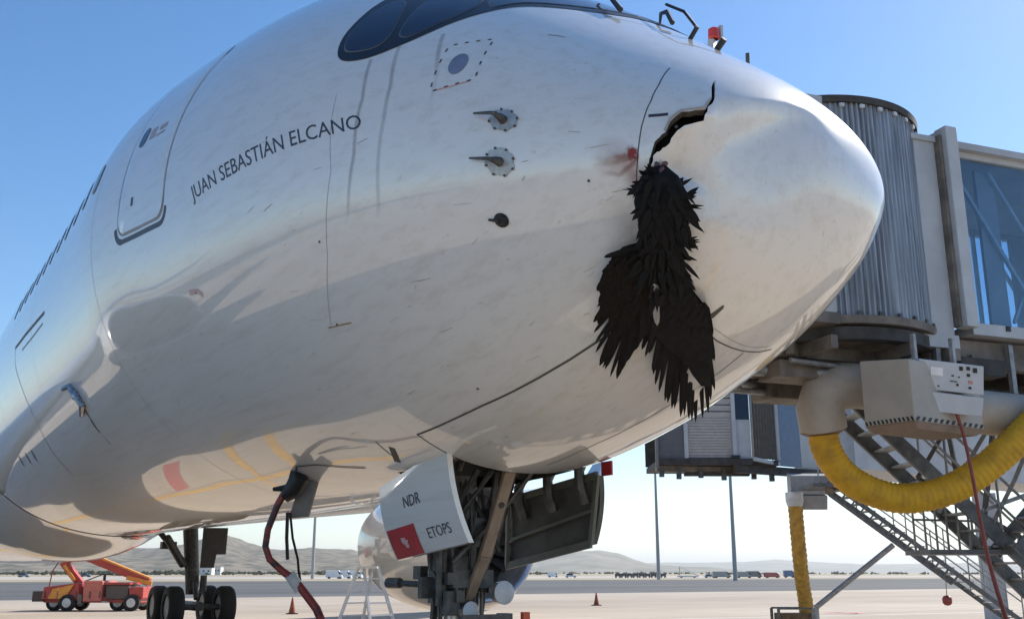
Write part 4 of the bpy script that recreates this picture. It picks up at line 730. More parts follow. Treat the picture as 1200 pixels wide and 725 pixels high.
mb.build('bogie_beam', M_DKSTEEL, MG, smooth=True)
for x in (32.28, 34.32):
    for y in (-6.17, -4.43):
        MB().lathe([(-.24, .40), (-.265, .52), (-.24, .64), (-.14, .695), (.14, .695), (.24, .64), (.265, .52), (.24, .40)], (x, y, .70), (0, 1, 0), 36).build('tyre', M_TYRE, MG, smooth=60)
        MB().lathe([(-.2, .02), (-.2, .41), (.2, .41), (.2, .02)], (x, y, .70), (0, 1, 0), 24).build('rim', M_GEARGREY, MG, smooth=30)
mb = MB(); mb.hexa([(32.35, -5.28, 3.35), (32.05, -6.05, 3.35), (32.13, -6.05, 2.45), (32.2, -5.75, 2.45), (32.25, -5.70, 2.0), (32.42, -5.28, 2.0)], [(32.43, -5.32, 3.35), (32.13, -6.09, 3.35), (32.2, -6.09, 2.45), (32.28, -5.79, 2.45), (32.33, -5.74, 2.0), (32.5, -5.32, 2.0)]); mb.build('gear_leg_door', mat('gear_door_shade', (.10, .10, .095), .6), MG)

# ================================================================== DEAD BIRD
def sp(q, off=0.): 
    x, t = unw([q])[0]; return surf(x, t, off)
BIRD = thing('dead_bird', tuple(sp(FE['COV'][0][0], .05)), 'large dead black bird wedged in the torn nose with both wings hanging down', 'bird')
BIRD.location = tuple(sp(PL['body'][3], .05)); ORG[BIRD.name] = Vector(BIRD.location)
bp = [sp(q, o) for q, o in zip(PL['body'], (.03, .06, .075, .08, .08, .075, .07, .06))]; bn = [surfn(*unw([q])[0]) for q in PL['body']]
# one continuous body, flattened against the skin
n = 18; vs = []; rw = [.06, .135, .155, .15, .13, .11, .09, .04]; rh = [.04, .06, .075, .08, .07, .06, .05, .03]; _r = random.Random(2)
for i, p in enumerate(bp):
    d = (bp[min(i + 1, 7)] - bp[max(i - 1, 0)]).normalized(); s = bn[i].cross(d).normalized()
    for k in range(n):
        a = 2 * math.pi * k / n; j = 1 + _r.uniform(-.10, .10); vs.append(p + s * rw[i] * j * math.cos(a) + bn[i] * rh[i] * j * math.sin(a))
mb = MB().add(vs, [(i * n + k, i * n + (k + 1) % n, (i + 1) * n + (k + 1) % n, (i + 1) * n + k) for i in range(7) for k in range(n)] + [tuple(range(n)), tuple(7 * n + k for k in range(n))])
mb.build('body', M_FEATH, BIRD, smooth='all')
# feather meshes shared between all feathers: length 1 along +x, width 1 in y, slight arch
def feather_mesh(name, m, round_tip=.5, lobes=0):
    prof_ = [(0, .10), (.12, .42), (.35, .50), (.6, .50), (.8, .44), (.92, .30), (1.0, .05)] if not lobes else [(0, .10), (.15, .42), (.4, .50), (.62, .42), (.8, .27), (1.0, .02)] if lobes == 2 else [(0, .10), (.1, .46), (.3, .5), (.48, .47), (.56, .30), (.8, .26), (.93, .18), (1.0, .03)]
    vs = []; fs = []
    for i, (x, wv) in enumerate(prof_):
        arch = .10 * math.sin(math.pi * x) * .4
        vs += [(x, -wv, arch - .03), (x, -wv * .08, arch + .015), (x, wv * .08, arch + .015), (x, wv, arch - .03)]
    for i in range(len(prof_) - 1):
        for k in range(3): fs.append((i * 4 + k, i * 4 + k + 1, (i + 1) * 4 + k + 1, (i + 1) * 4 + k))
    me = bpy.data.meshes.new(name); me.from_pydata(vs, [], fs); me.materials.append(m)
    me.polygons.foreach_set('use_smooth', [True] * len(me.polygons)); return me
FM = feather_mesh('primary_feather', M_FEATH, lobes=1); FMB = feather_mesh('secondary_feather', M_FEATHB); FMC = feather_mesh('covert_feather', M_FEATH, lobes=2); FMW = feather_mesh('pale_feather', M_FEATHW)
def feather(name, me, a, b, wd, nrm, parent, roll=0.):
    x = (b - a); L = x.length; x = x.normalized(); z = (nrm - x * nrm.dot(x)).normalized(); y = z.cross(x)
    if roll: q = Quaternion(x, roll); y = q @ y; z = q @ z
    o = link(bpy.data.objects.new(name, me)); o.parent = parent
    m = Matrix.Identity(4); org = ORG[parent.name]
    for i in range(3): m[i][0] = x[i] * L; m[i][1] = y[i] * wd; m[i][2] = z[i] * wd * 1.0; m[i][3] = a[i] - org[i]
    o.matrix_local = m
    return o
_r = random.Random(6)
def wing(key, plist, me, off0, wd):
    # the arm and skin of the wing: a closed padded slab
    pu = dens([(math.sqrt(x), t) for x, t in unw(plist)], 2); um = sum(q[0] for q in pu) / len(pu)
    vs, fs = cdt_patch(pu, [], .05, 2 * um, prof(um * um)[2] * math.pi / 180); k = len(vs)
    top = [surf(u * u, t, off0 + .045) for u, t in vs]; bot = [surf(u * u, t, off0 - .01) for u, t in vs]
    rim = len(pu); mb = MB().add(top + bot, fs + [tuple(i + k for i in f[::-1]) for f in fs])
    W = mb.build('wing', M_FEATHB if key == 'LW' else M_FEATH, BIRD, smooth=False)
    for i, (a, b) in enumerate(FE[key]):
        pa = sp(a, off0 + .03 + .010 * (i % 3)); pb = sp(b, off0 + .02 + _r.uniform(0, .05)); nn = surfn(*unw([a])[0])
        feather('flight_feather', me[i % len(me)], pa, pb + (pb - pa) * .04, wd * _r.uniform(.85, 1.2), nn, W, _r.uniform(-.25, .25))
    return W
WL = wing('LW', FE['LP'], [FM, FMB, FM], .03, .058)
WR = wing('RW', FE['RP'], [FM], .04, .064)
for i, (a, b) in enumerate(FE['COV']):
    n_ = surfn(*unw([a])[0]); wg = i < FE['N2']
    if wg: pa = sp(a, .088 + _r.uniform(0, .006)); pb = sp(b, .072 + _r.uniform(0, .012))
    else: pa = sp(a, .155 + _r.uniform(-.02, .02)); pb = sp(b, .13 + _r.uniform(0, .07))
    feather('covert_feather', FMC if (i > FE['N1'] or _r.random() < .3) else FMB, pa, pb, _r.uniform(.05, .07) if wg else _r.uniform(.020, .05), n_, BIRD, _r.uniform(-.1, .1) if wg else _r.uniform(-.5, .5))
for a, b in FE['TUFT']:
    for q in range(3):
        n_ = surfn(*unw([a])[0]); bb = [b[0] + _r.uniform(-.03, .03) * (q > 0), b[1] + _r.uniform(-2.5, 2.5) * (q > 0)]
        feather('tuft_feather', FMC, sp(a, .09), sp(bb, .09 + _r.uniform(0, .07)), _r.uniform(.018, .036), n_, BIRD, _r.uniform(-.9, .9))
for q in range(3):
    a = PL['whitef'][0]; b = PL['whitef'][1 + q % 2]; n_ = surfn(*unw([a])[0])
    feather('pale_feather', FMW, sp(a, .16), sp([b[0] + .02 * (q - 1), b[1]], .13), .045, n_, BIRD, .3 * (q - 1))
mb = MB()
for i in range(7):
    q = PL['tissue'][i % 5]; p = sp(q, .02); mb.tube([p, p + Vector((_r.uniform(-.03, .05), _r.uniform(-.04, .04), _r.uniform(-.10, .02))) + surfn(*unw([q])[0]) * .04, sp(PL['body'][1], .10)], [.012, .016, .012], 6)
mb.build('torn_neck', M_FLESH, BIRD, smooth=True)
HAZE_D = 7e-5
# ================================================================== JET BRIDGE (near)
BO = Vector((5.41, -6.15, 0)); BD = Vector((-.2, -.98, 0)).normalized(); BN = Vector((.98, -.2, 0)).normalized()
def J(t, l, z): return BO + BD * t + BN * l + Vector((0, 0, z))
ZU = Vector((0, 0, 1))
M_BWHITE = mat('bridge_white_paint', (.46, .47, .48), .5, var=.10, scale=2)
M_BGREY = mat('bridge_grey_panel', (.40, .41, .42), .5, var=.12, scale=1.5)
M_CORR = mat('corrugated_aluminium', (.27, .295, .33), .42, .25, var=.35, scale=2.2, stretch=(6, 6, .4))
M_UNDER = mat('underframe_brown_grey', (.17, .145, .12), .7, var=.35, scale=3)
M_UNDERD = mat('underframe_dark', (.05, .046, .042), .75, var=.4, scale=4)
M_BEIGE = mat('duct_beige', (.44, .38, .31), .55, var=.12, scale=3, bump=.05)
M_BOXGREY = mat('control_box_grey', (.50, .53, .56), .42, var=.06, scale=4)
M_GALV = mat('galvanised_steel', (.30, .30, .30), .5, .55, var=.25, scale=8)
M_STAIR = mat('stair_dark_steel', (.14, .14, .14), .55, .4, var=.3, scale=6)
M_YHOSE = mat('hose_yellow', (.72, .41, .02), .65, col2=(.46, .25, .025), scale=5, bump=.5, bscale=16, thr=(.45, .75))
M_BROWNBAND = mat('hose_clamp', (.16, .08, .04), .5)
M_REDCABLE = mat('cable_red_brown', (.22, .045, .035), .5)
M_BCABLE = mat('cable_black', (.012, .012, .012), .5)
def glass_mat(name, tint, gloss=.28, alpha=.0):
    m = bpy.data.materials.new(name); m.use_nodes = True; t = m.node_tree; n = t.nodes; l = t.links; n.clear()
    o = n.new('ShaderNodeOutputMaterial'); tr = n.new('ShaderNodeBsdfTransparent'); tr.inputs[0].default_value = (*tint, 1)
    gl = n.new('ShaderNodeBsdfGlossy'); gl.inputs['Roughness'].default_value = .03; gl.inputs[0].default_value = (.75, .85, .95, 1)
    lw = n.new('ShaderNodeLayerWeight'); lw.inputs[0].default_value = .5; fr = n.new('ShaderNodeMath'); fr.operation = 'POWER'; fr.inputs[1].default_value = 3.; l.new(lw.outputs['Facing'], fr.inputs[0])
    ad = n.new('ShaderNodeMath'); ad.operation = 'MULTIPLY_ADD'; ad.inputs[1].default_value = .5; ad.inputs[2].default_value = gloss; ad.use_clamp = True
    mx = n.new('ShaderNodeMixShader'); l.new(fr.outputs[0], ad.inputs[0]); l.new(ad.outputs[0], mx.inputs[0]); l.new(tr.outputs[0], mx.inputs[1]); l.new(gl.outputs[0], mx.inputs[2]); l.new(mx.outputs[0], o.inputs[0]); return m
M_BGLASS = glass_mat('tinted_blue_glass', (.70, .79, .86), .05)

JB = thing('jet_bridge', J(0, 0, 0), 'near passenger bridge with corrugated drum and blue glass tunnel behind the nose', 'jet bridge', 'passenger bridges')
# corrugated drum
mb = MB(); nr = 132; vs = []; zs = (4.95, 5.9, 6.9, 7.85)
for z in zs:
    for k in range(nr * 4):
        a = 2 * math.pi * k / (nr * 4); r = 1.50 + (.0, .03, .03, .0)[k % 4] + .006 * math.sin(k * 1.7)
        vs.append(J(0, 0, z) + Vector((r * math.cos(a), r * math.sin(a), 0)))
n4 = nr * 4; mb.add(vs, [(i * n4 + k, i * n4 + (k + 1) % n4, (i + 1) * n4 + (k + 1) % n4, (i + 1) * n4 + k) for i in range(3) for k in range(n4)]); mb.build('corrugated_drum', M_CORR, JB)
MB().lathe([(0, 0), (0, 1.57), (.09, 1.58), (.10, 0)], J(0, 0, 7.85), (0, 0, 1), 72).build('drum_roof', M_UNDERD, JB, smooth=30)
MB().lathe([(0, 0), (0, 1.56), (.10, 1.57), (.10, 0)], J(0, 0, 4.85), (0, 0, 1), 72).build('drum_floor', M_UNDER, JB, smooth=30)
MB().lathe([(0, 1.30), (0, 1.50), (.16, 1.50), (.16, 1.30)], J(0, 0, 4.66), (0, 0, 1), 64).build('turntable_ring', M_UNDERD, JB, smooth=30)
for k in range(34):
    a = 2 * math.pi * k / 34 + .05; p = J(0, 0, 4.97) + Vector((1.545 * math.cos(a), 1.545 * math.sin(a), 0))
    MB().box(p, (.05, .03, .07), (-math.sin(a), math.cos(a), 0), (math.cos(a), math.sin(a), 0)).build('rim_bolt', M_DKSTEEL, JB)
    MB().box(p + Vector((0, 0, 2.84)), (.07, .03, .05), (-math.sin(a), math.cos(a), 0), (math.cos(a), math.sin(a), 0)).build('rim_bolt', M_LTGREY, JB)
for (a, b) in (((-1.5, -.8), (1.6, -.8)), ((-1.5, .2), (1.6, .2)), ((-1.5, 1.0), (1.6, 1.0)), ((-.9, -1.5), (-.9, 1.5)), ((.3, -1.5), (.3, 1.5)), ((1.1, -1.4), (1.1, 1.4)), ((-1.2, -1.0), (1.2, 1.1)), ((-1.2, 1.0), (1.2, -1.1))):
    MB().bar(J(a[0], a[1], 4.58), J(b[0], b[1], 4.58), .10, .16).build('floor_beam', M_UNDER, JB)
for (t, l, z, w_, h) in ((-.9, -.6, 4.35, .7, .22), (-.3, .4, 4.3, .8, .3), (-1.6, .2, 4.3, .6, .2), (.5, -.3, 4.3, .6, .25)):
    MB().box(J(t, l, z), (w_, .5, h), BD, BN).build('underfloor_unit', M_UNDER, JB, bevel=.02)
for (a, b, r) in (((-2.2, -.3, 4.4), (.2, .9, 4.3), .07), ((-2.0, .4, 4.28), (1.4, .2, 4.22), .05), ((-1.2, -1.0, 4.42), (1.4, -.8, 4.36), .035), ((-2.4, .1, 4.5), (-.4, -.9, 4.3), .09)):
    MB().tube([J(*a), J(*b)], r, 10).build('service_pipe', M_GALV, JB, smooth=True)
mb = MB(); mb.tube([J(1.2, -.9, 4.6), J(.8, -1.05, 4.25), J(.5, -1.0, 4.15), J(.2, -.8, 4.3), J(0, -.6, 4.5)], .06, 8); mb.build('cable_bundle', M_BCABLE, JB, smooth=True)
mb = MB(); mb.tube([J(.3, -1.3, 4.55), J(.55, -1.35, 4.25), J(1.0, -1.35, 4.22)], .05, 8); mb.build('cable_bundle', M_BCABLE, JB, smooth=True)
# cab towards the aircraft door
CD = Vector((.66, 3.1, 0)).normalized(); CN = Vector((CD.y, -CD.x, 0))
def K(t, l, z): return BO + CD * t + CN * l + Vector((0, 0, z))
for s in (-1, 1): MB().box(K(1.75, 1.45 * s, 6.35), (1.9, .08, 2.8), CD, CN).build('cab_wall', M_BGREY, JB)
MB().box(K(1.75, 0, 7.82), (1.95, 3.0, .10), CD, CN).build('cab_roof', M_BGREY, JB)
MB().box(K(1.75, 0, 4.88), (1.95, 3.0, .14), CD, CN).build('cab_floor', M_UNDER, JB)
for k in range(5): MB().box(K(2.72 + .05 * k, 0, 6.3), (.04, 2.7 - .05 * (k % 2), 2.6 - .08 * (k % 2)), CD, CN).build('canopy_fold', mat('canopy_dark_fabric', (.06, .06, .065), .8), JB)
# beacon bracket on the cab roof
q = AT['beacon']
bk = MB().hexa([Vector(q[0]) + Vector((-.16, .18, -.5)), Vector(q[0]) + Vector((.05, -.12, -.5)), Vector(q[0]) + Vector((.10, -.06, -.5)), Vector(q[0]) + Vector((-.08, .24, -.5))], [Vector(q[1]) + Vector((0, .03, 0)), Vector(q[1]) + Vector((.03, -.06, 0)), Vector(q[1]) + Vector((.08, -.02, 0)), Vector(q[1]) + Vector((.05, .08, 0))]).build('beacon_bracket', M_BWHITE, JB)
MB().lathe([(0, .055), (.02, .075), (.14, .07), (.17, .03), (.175, 0)], Vector(q[1]) + Vector((.02, 0, 0)), (0, 0, 1), 18).build('beacon_lamp', mat('beacon_red', (.55, .05, .04), .3), bk, smooth=40)
MB().box(Vector(q[1]) + Vector((-.02, -.085, .1)), (.05, .04, .2)).build('beacon_shield', M_BWHITE, bk)
MB().tube([Vector(q[4]) + Vector((0, 0, -.35)), q[5]], .028, 8).build('antenna_stub', M_DKSTEEL, JB, smooth=True)
# tunnel
LW_, RW_ = -1.25, 1.35; TE = 16.
MB().box(J(.93, LW_ + .03, 6.25), (.62, .06, 2.75), BD, BN).build('side_panel', M_BWHITE, JB)
MB().box(J(.93, LW_ + .02, 7.66), (.62, .12, .08), BD, BN).build('panel_cap', M_BGREY, JB)
MB().box(J(.93, LW_ + .02, 4.78), (.70, .10, .18), BD, BN).build('panel_foot', M_BWHITE, JB)
MB().box(J(1.40, LW_ - .07, 6.40), (.20, .22, 2.85), BD, BN).build('portal_column', M_BWHITE, JB, bevel=.012)
MB().box(J(1.272, LW_ - .02, 6.35), (.05, .16, 2.72), BD, BN).build('portal_column', M_UNDER, JB, bevel=.008)
MB().box(J(1.40, RW_ + .07, 6.40), (.20, .22, 2.95), BD, BN).build('portal_column', M_BWHITE, JB, bevel=.012)
MB().box(J(1.40, .05, 7.72), (.20, 2.8, .16), BD, BN).build('portal_beam', M_BWHITE, JB)
MB().box(J((1.5 + TE) / 2, .05, 7.58), (TE - 1.5, 2.9, .10), BD, BN).build('tunnel_roof', M_BGREY, JB)
MB().box(J((1.5 + TE) / 2, .05, 4.97), (TE - 1.5, 2.7, .12), BD, BN).build('tunnel_floor', M_BGREY, JB)
for l in (LW_, RW_):
    MB().box(J((1.5 + TE) / 2, l, 7.49), (TE - 1.5, .10, .08), BD, BN).build('top_rail', M_BWHITE, JB)
    MB().box(J((1.5 + TE) / 2, l, 4.98), (TE - 1.5, .14, .16), BD, BN).build('bottom_rail', M_BWHITE, JB)
    for k in range(5):
        t = 1.52 + 2.9 * k
        MB().box(J(t + 1.45, l + .0, 6.255), (2.84, .02, 2.38), BD, BN).build('glass_pane', M_BGLASS, JB)
        MB().box(J(t + 2.9, l, 6.255), (.05, .06, 2.38), BD, BN).build('mullion', M_BWHITE, JB)
        s = -1 if l < 0 else 1
        MB().bar(J(t + .1, l - .14 * s, 7.38), J(t + 1.5, l - .14 * s, 5.2), .05, .05).build('brace_rod', M_LTGREY, JB)
        MB().bar(J(t + .78, l - .14 * s, 7.38), J(t + 2.2, l - .14 * s, 5.2), .05, .05).build('brace_rod', M_LTGREY, JB)
        MB().bar(J(t + 1.0, l - .20 * s, 5.2), J(t + 1.45, l - .20 * s, 6.0), .04, .04).build('brace_rod', M_LTGREY, JB)
        MB().box(J(t + .75, l - .2 * s, 6.25), (.34, .05, 2.3), BD, BN).build('inner_post', M_BGREY, JB)
MB().box(J(2.1, LW_ - .02, 5.02), (.07, .14, .07), BD, BN).build('rail_fitting', M_BLACK, JB)
# structure under the tunnel
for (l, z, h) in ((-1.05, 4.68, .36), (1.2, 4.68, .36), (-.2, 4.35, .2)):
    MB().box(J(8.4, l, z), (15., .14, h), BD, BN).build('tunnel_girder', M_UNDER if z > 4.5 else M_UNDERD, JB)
MB().box(J(7.6, .1, 4.25), (12., 1.6, .12), BD, BN).build('cable_tray', M_UNDERD, JB)
for k in range(9): MB().box(J(1.6 + 1.5 * k, .0, 4.55), (.10, 2.4, .2), BD, BN).build('cross_member', M_UNDER, JB)
for (t, l) in ((1.2, -1.1), (2.2, -1.2), (2.65, -1.2), (.95, -1.2)): MB().box(J(t, l, 4.45), (.07, .07, .75), BD, BN).build('hanger', M_GALV, JB)
MB().box(J(3.2, -1.15, 4.1), (2.4, .05, .10), BD, BN).build('hanger_rail', M_GALV, JB)
MB().box(J(1.65, -1.12, 4.48), (.75, .3, .22), BD, BN).build('junction_box', M_UNDERD, JB)
# lift column well down the tunnel
for l in (-1.0, 1.1): MB().box(J(12.5, l, 2.3), (.45, .45, 4.5), BD, BN).build('lift_column', M_BGREY, JB)
MB().box(J(12.5, .05, .45), (1.2, 3.2, .5), BD, BN).build('bogie', M_UNDERD, JB)

# preconditioned air duct under the bridge
MB().tube(AT['elbow'], [.30, .31, .31, .31, .30, .29], 22).build('air_duct', M_BEIGE, JB, smooth=True)
MB().tube(AT['pipe'], .29, 20).build('air_duct', M_BEIGE, JB, smooth=True)
h = [Vector(a) for a in AT['house']]
ctr = (h[1] + h[2]) / 2; nc = h[0]; zt, zb = 4.28, 3.545
fl = [nc, Vector((h[1].x, h[1].y, 0)), Vector((h[4].x, h[4].y, 0)), Vector((h[2].x, h[2].y, 0))]
fl[2] = fl[1] + (fl[3] - nc)
HS = MB().hexa([Vector((p.x, p.y, zb)) for p in fl], [Vector((p.x, p.y, zt + (.08 if i in (1, 2) else 0))) for i, p in enumerate(fl)]).build('duct_housing', mat('housing_grey_beige', (.40, .37, .32), .6, var=.1, scale=2), JB, bevel=.012)
mb = MB(); mb.hexa([Vector((p.x, p.y, zb - .08)) for p in [ (q - sum(fl, Vector()) / 4) * .86 + sum(fl, Vector()) / 4 for q in fl]], [Vector((p.x, p.y, zb - .004)) for p in fl]); mb.build('housing_pan', mat('pan_brown', (.26, .19, .14), .7), HS)
M_HZY = mat('hazard_pale', (.55, .50, .40), .6); 
for (a, b, k0) in ((0, 1, 12), (0, 3, 12)):
    A_, B_ = fl[a], fl[b]; d = (B_ - A_); nn = Vector((d.y, -d.x, 0)).normalized()
    if nn.dot(A_ - sum(fl, Vector()) / 4) < 0: nn = -nn
    for k in range(k0):
        f0 = (k + .1) / k0; f1 = (k + .6) / k0; sh = .35 / k0
        p = [A_ + d * f0 + nn * .004, A_ + d * f1 + nn * .004, A_ + d * min(1, f1 + sh) + nn * .004, A_ + d * min(1, f0 + sh) + nn * .004]
        MB().add([Vector((p[0].x, p[0].y, zb + .008)), Vector((p[1].x, p[1].y, zb + .008)), Vector((p[2].x, p[2].y, zb + .058)), Vector((p[3].x, p[3].y, zb + .058))], [(0, 1, 2, 3)]).build('hazard_stripe', M_BLACK, HS)
def slab_from(c4, depth):
    a, b, c, d = [Vector(q) for q in c4]; n_ = (b - a).cross(d - a).normalized()
    if n_.dot(Vector(CAM_POS) - a) > 0: n_ = -n_
    return MB().hexa([a, b, c, d], [p + n_ * depth for p in (a, b, c, d)]), a, b, c, d, -n_
m1, a, b, c, d, nf = slab_from(AT['cb1'], .28)
CB = m1.build('control_box', M_BOXGREY, JB, bevel=.01)
def on_box(u, v, o=.004): return a.lerp(b, u).lerp(d.lerp(c, u), v) + nf * o
for (u0, u1, v0, v1, mm) in ((.17, .36, .22, .5, M_WHITEP := mat('label_white', (.75, .76, .77), .5)), (.62, .67, .10, .24, M_BLACK), (.73, .78, .08, .20, M_BLACK), (.83, .89, .10, .26, M_BLACK), (.735, .78, .32, .42, M_BLACK), (.57, .60, .70, .78, M_BLACK), (.76, .80, .76, .84, M_BLACK), (.50, .53, .42, .47, M_BLACK), (.60, .62, .45, .49, M_BLACK), (.28, .30, .82, .87, M_BLACK), (.47, .58, .62, .65, M_BLACK), (.76, .82, .55, .66, M_PINK)):
    MB().hexa([on_box(u0, v0, .001), on_box(u1, v0, .001), on_box(u1, v1, .001), on_box(u0, v1, .001)], [on_box(u0, v0, .012), on_box(u1, v0, .012), on_box(u1, v1, .012), on_box(u0, v1, .012)]).build('push_button' if mm is M_BLACK else 'label_plate', mm, CB)
m2, *_q = slab_from(AT['cb1b'], .30); m2.build('control_box', M_BOXGREY, JB, bevel=.008, label='lower sloping control box under the panel with buttons')
for f in (.2, .8):
    p = Vector(AT['cb1'][0]).lerp(Vector(AT['cb1'][1]), f); MB().bar(p + Vector((.16, .10, -.02)), p + Vector((.16, .10, .34)), .05).build('hanger', M_GALV, JB)

# ---- hoses
def corrugated(name, pts, r, pitch, m, parent, amp=.035, n=16, loc=None):
    P = [Vector(q) for q in pts]; S = []; seg = 10
    for i in range(len(P) - 1):
        p0, p1, p2, p3 = P[max(i - 1, 0)], P[i], P[i + 1], P[min(i + 2, len(P) - 1)]
        for k in range(seg):
            t = k / seg; S.append(.5 * ((2 * p1) + (p2 - p0) * t + (2 * p0 - 5 * p1 + 4 * p2 - p3) * t * t + (3 * p1 - p0 - 3 * p2 + p3) * t ** 3))
    S.append(P[-1]); L = [0]
    for x, y in zip(S[:-1], S[1:]): L.append(L[-1] + (y - x).length)
    N = int(L[-1] / (pitch / 4)); out = []; rs = []; rr_ = random.Random(len(pts))
    for k in range(N + 1):
        l = L[-1] * k / N; i = min(max(int(np.searchsorted(L, l)) - 1, 0), len(S) - 2); t = (l - L[i]) / max(1e-9, L[i + 1] - L[i])
        out.append(S[i].lerp(S[i + 1], t)); rs.append(r * (1 + amp * math.cos(2 * math.pi * l / pitch) + .012 * math.sin(l * 9.1)))
    return MB().tube(out, rs, n).build(name, m, parent, smooth='all', loc=loc)
H1 = thing('air_hose', AT['hose'][0], 'thick yellow ribbed air hose sagging below the near bridge', 'hose', 'yellow air hoses')
corrugated('hose', AT['hose'], .19, .075, M_YHOSE, H1, .035, 20)
p0 = Vector(AT['hose'][0]); dd = (Vector(AT['hose'][1]) - p0).normalized()
MB().lathe([(-.05, .28), (.03, .29), (.07, .21)], p0, dd, 24).build('clamp', M_BROWNBAND, H1, smooth=40)
RC = thing('power_cable', AT['redcable'][0], 'red brown cable hanging from the lower control box past the yellow hose', 'cable', 'hanging cables')
MB().tube(AT['redcable'], [.02, .02, .021, .021, .022, .024, .026, .026, .026], 10).build('cable_sheath', M_REDCABLE, RC, smooth=True)

# ---- service stairs
def stair(label, A, B, side, wd, nst, parts, sh=.22, group='service stairs'):
    """A top, B bottom of the near stringer; side = horizontal unit vector across the flight"""
    A = Vector(A); B = Vector(B); S = Vector(side).normalized() * wd
    T = thing('service_stair', (B.x, B.y, 0), label, 'stairs', group)
    for o in (Vector(), S): MB().bar(A + o, B + o, .05, sh).build('stringer', M_STAIR, T)
    for k in range(nst):
        p = A.lerp(B, (k + .5) / nst); d = (B - A); d.z = 0; d.normalize()
        MB().box(p + S / 2 + Vector((0, 0, .05)), (.24, wd - .06, .03), d, S.normalized()).build('tread', M_GALV, T)
    np_ = parts
    for o in (Vector(), S):
        for h_ in (.55, 1.0): MB().tube([A + o + ZU * h_, B + o + ZU * h_], .022, 8).build('handrail', M_GALV, T, smooth=True)
        for k in range(np_ + 1):
            p = A.lerp(B, k / np_) + o; MB().tube([p, p + ZU * 1.0], .02, 8).build('rail_post', M_GALV, T, smooth=True)
    return T
s1a = [Vector(q) for q in AT['st1a']]
A_ = s1a[0]; dv = (s1a[2] - s1a[0]); B_ = A_ + dv * ((A_.z - .1) / -dv.z)
sd = Vector((-CAM_FW[0], -CAM_FW[1], 0))
ST1 = stair('dark steel stair with wide stringers descending behind the yellow hose', A_, B_, sd, 1.0, 18, 6)
pl = [Vector(q) for q in AT['landing']]
MB().box((pl[0] + pl[1]) / 2, (1.3, 1.0, .07), CAM_R, sd).build('landing', M_STAIR, ST1)
for k, (x, y) in enumerate(((0, 1), (2, 3), (0, 4), (5, 6), (2, 7), (8, 9), (1, 10), (6, 7), (4, 9))):
    L_ = AT['lat']; MB().bar(L_[x], L_[y], .06, .06).build('lattice_brace', M_GALV if k % 2 else M_STAIR, ST1)
for k in range(7):
    p = pl[0].lerp(pl[1], k / 6) + sd * -.4; MB().tube([p, p + ZU * 1.05], .018, 6).build('rail_post', M_GALV, ST1)
for h_ in (.5, 1.05): MB().tube([pl[0] + sd * -.4 + ZU * h_, pl[1] + sd * -.4 + ZU * h_], .02, 6).build('handrail', M_GALV, ST1)
# second flight from the landing up towards the right
UA = pl[1] + Vector(CAM_R) * 1.9 + ZU * 1.9; 
for o in (0, .8): MB().bar(pl[1] + sd * o, UA + sd * o, .05, .2).build('stringer', M_STAIR, ST1)
for k in range(9): MB().box(pl[1].lerp(UA, (k + .5) / 9) + sd * .4, (.24, .75, .03), CAM_R, sd).build('tread', M_GALV, ST1)
s2 = [Vector(q) for q in AT['st2a']]
dv = s2[2] - s2[0]; B2 = s2[0] + dv * ((s2[0].z - .1) / -dv.z); UP2 = ZU * .40
ST2 = stair('slim grey stair with open rungs below the far bridge', s2[0] + UP2, B2 + UP2, sd * -1, .9, 20, 5, .12)
br = [Vector(q) for q in AT['brace']]
MB().tube(br, .075, 10).build('stay_strut', M_GALV, ST2, smooth=True)
MB().bar((br[0].x, br[0].y, 0), br[0], .14).build('strut_foot', M_GALV, ST2)
off = Vector((0, 0, 0))
MB().bar(s2[0] + off, s2[0].lerp(B2, .62) + off, .05, .06).build('lower_chord', M_STAIR, ST2)
for k in range(14):
    p = s2[0].lerp(B2, .62 * k / 13); MB().bar(p + off, p + UP2 * .9 + (B2 - s2[0]).normalized() * .26, .04).build('chord_rung', M_STAIR, ST2)
bl = [Vector(q) for q in AT['ball']]
BL = thing('marker_ball', bl[1], 'small red ball hanging on a chain below the slim stair', 'ball')
MB().lathe([(-.14, 0), (-.12, .08), (-.06, .125), (.06, .13), (.12, .08), (.14, 0)], bl[1], (0, 0, 1), 16).build('ball', mat('ball_red', (.30, .05, .04), .5), BL, smooth='all')
MB().tube([bl[1] + ZU * .13, bl[0] + ZU * .15], .012, 6).build('chain', M_GALV, BL)

# ================================================================== FAR BRIDGE
q2 = [Vector(p) for p in AT['b2']]
RH = Vector((CAM_R[0], CAM_R[1], 0)).normalized(); FH = Vector((CAM_FW[0], CAM_FW[1], 0)).normalized()
FB = thing('jet_bridge', (q2[2].x, q2[2].y, 0), 'far passenger bridge with slatted grey cab and folded bellows standing open', 'jet bridge', 'passenger bridges')
z0 = 5.10; HT = 2.9
def Q(i, f, z): return Vector((q2[i].x, q2[i].y, 0)) + FH * f + ZU * z
def wallp(name, i, j, z1, z2, m, f=0., th=.06):
    a_, b_ = Q(i, f, 0), Q(j, f, 0); c_ = (a_ + b_) / 2; L = (b_ - a_).length - .01
    return MB().box(c_ + FH * th / 2 + ZU * ((z1 + z2) / 2), (L, th, z2 - z1), (b_ - a_), FH).build(name, m, FB)
M_SLAT = mat('shutter_slat_grey', (.40, .40, .41), .45, .2, var=.08)
wallp('cab_side', 0, 1, z0, z0 + HT, mat('cab_dark_grey', (.12, .12, .125), .6))
wallp('cab_back', 0, 3, z0, z0 + HT, M_UNDERD, 2.6)
MB().box((Q(0, 1.3, z0 + HT) + Q(3, 1.3, z0 + HT)) / 2, (2.9, 2.7, .1), RH, FH).build('cab_roof', M_BGREY, FB)
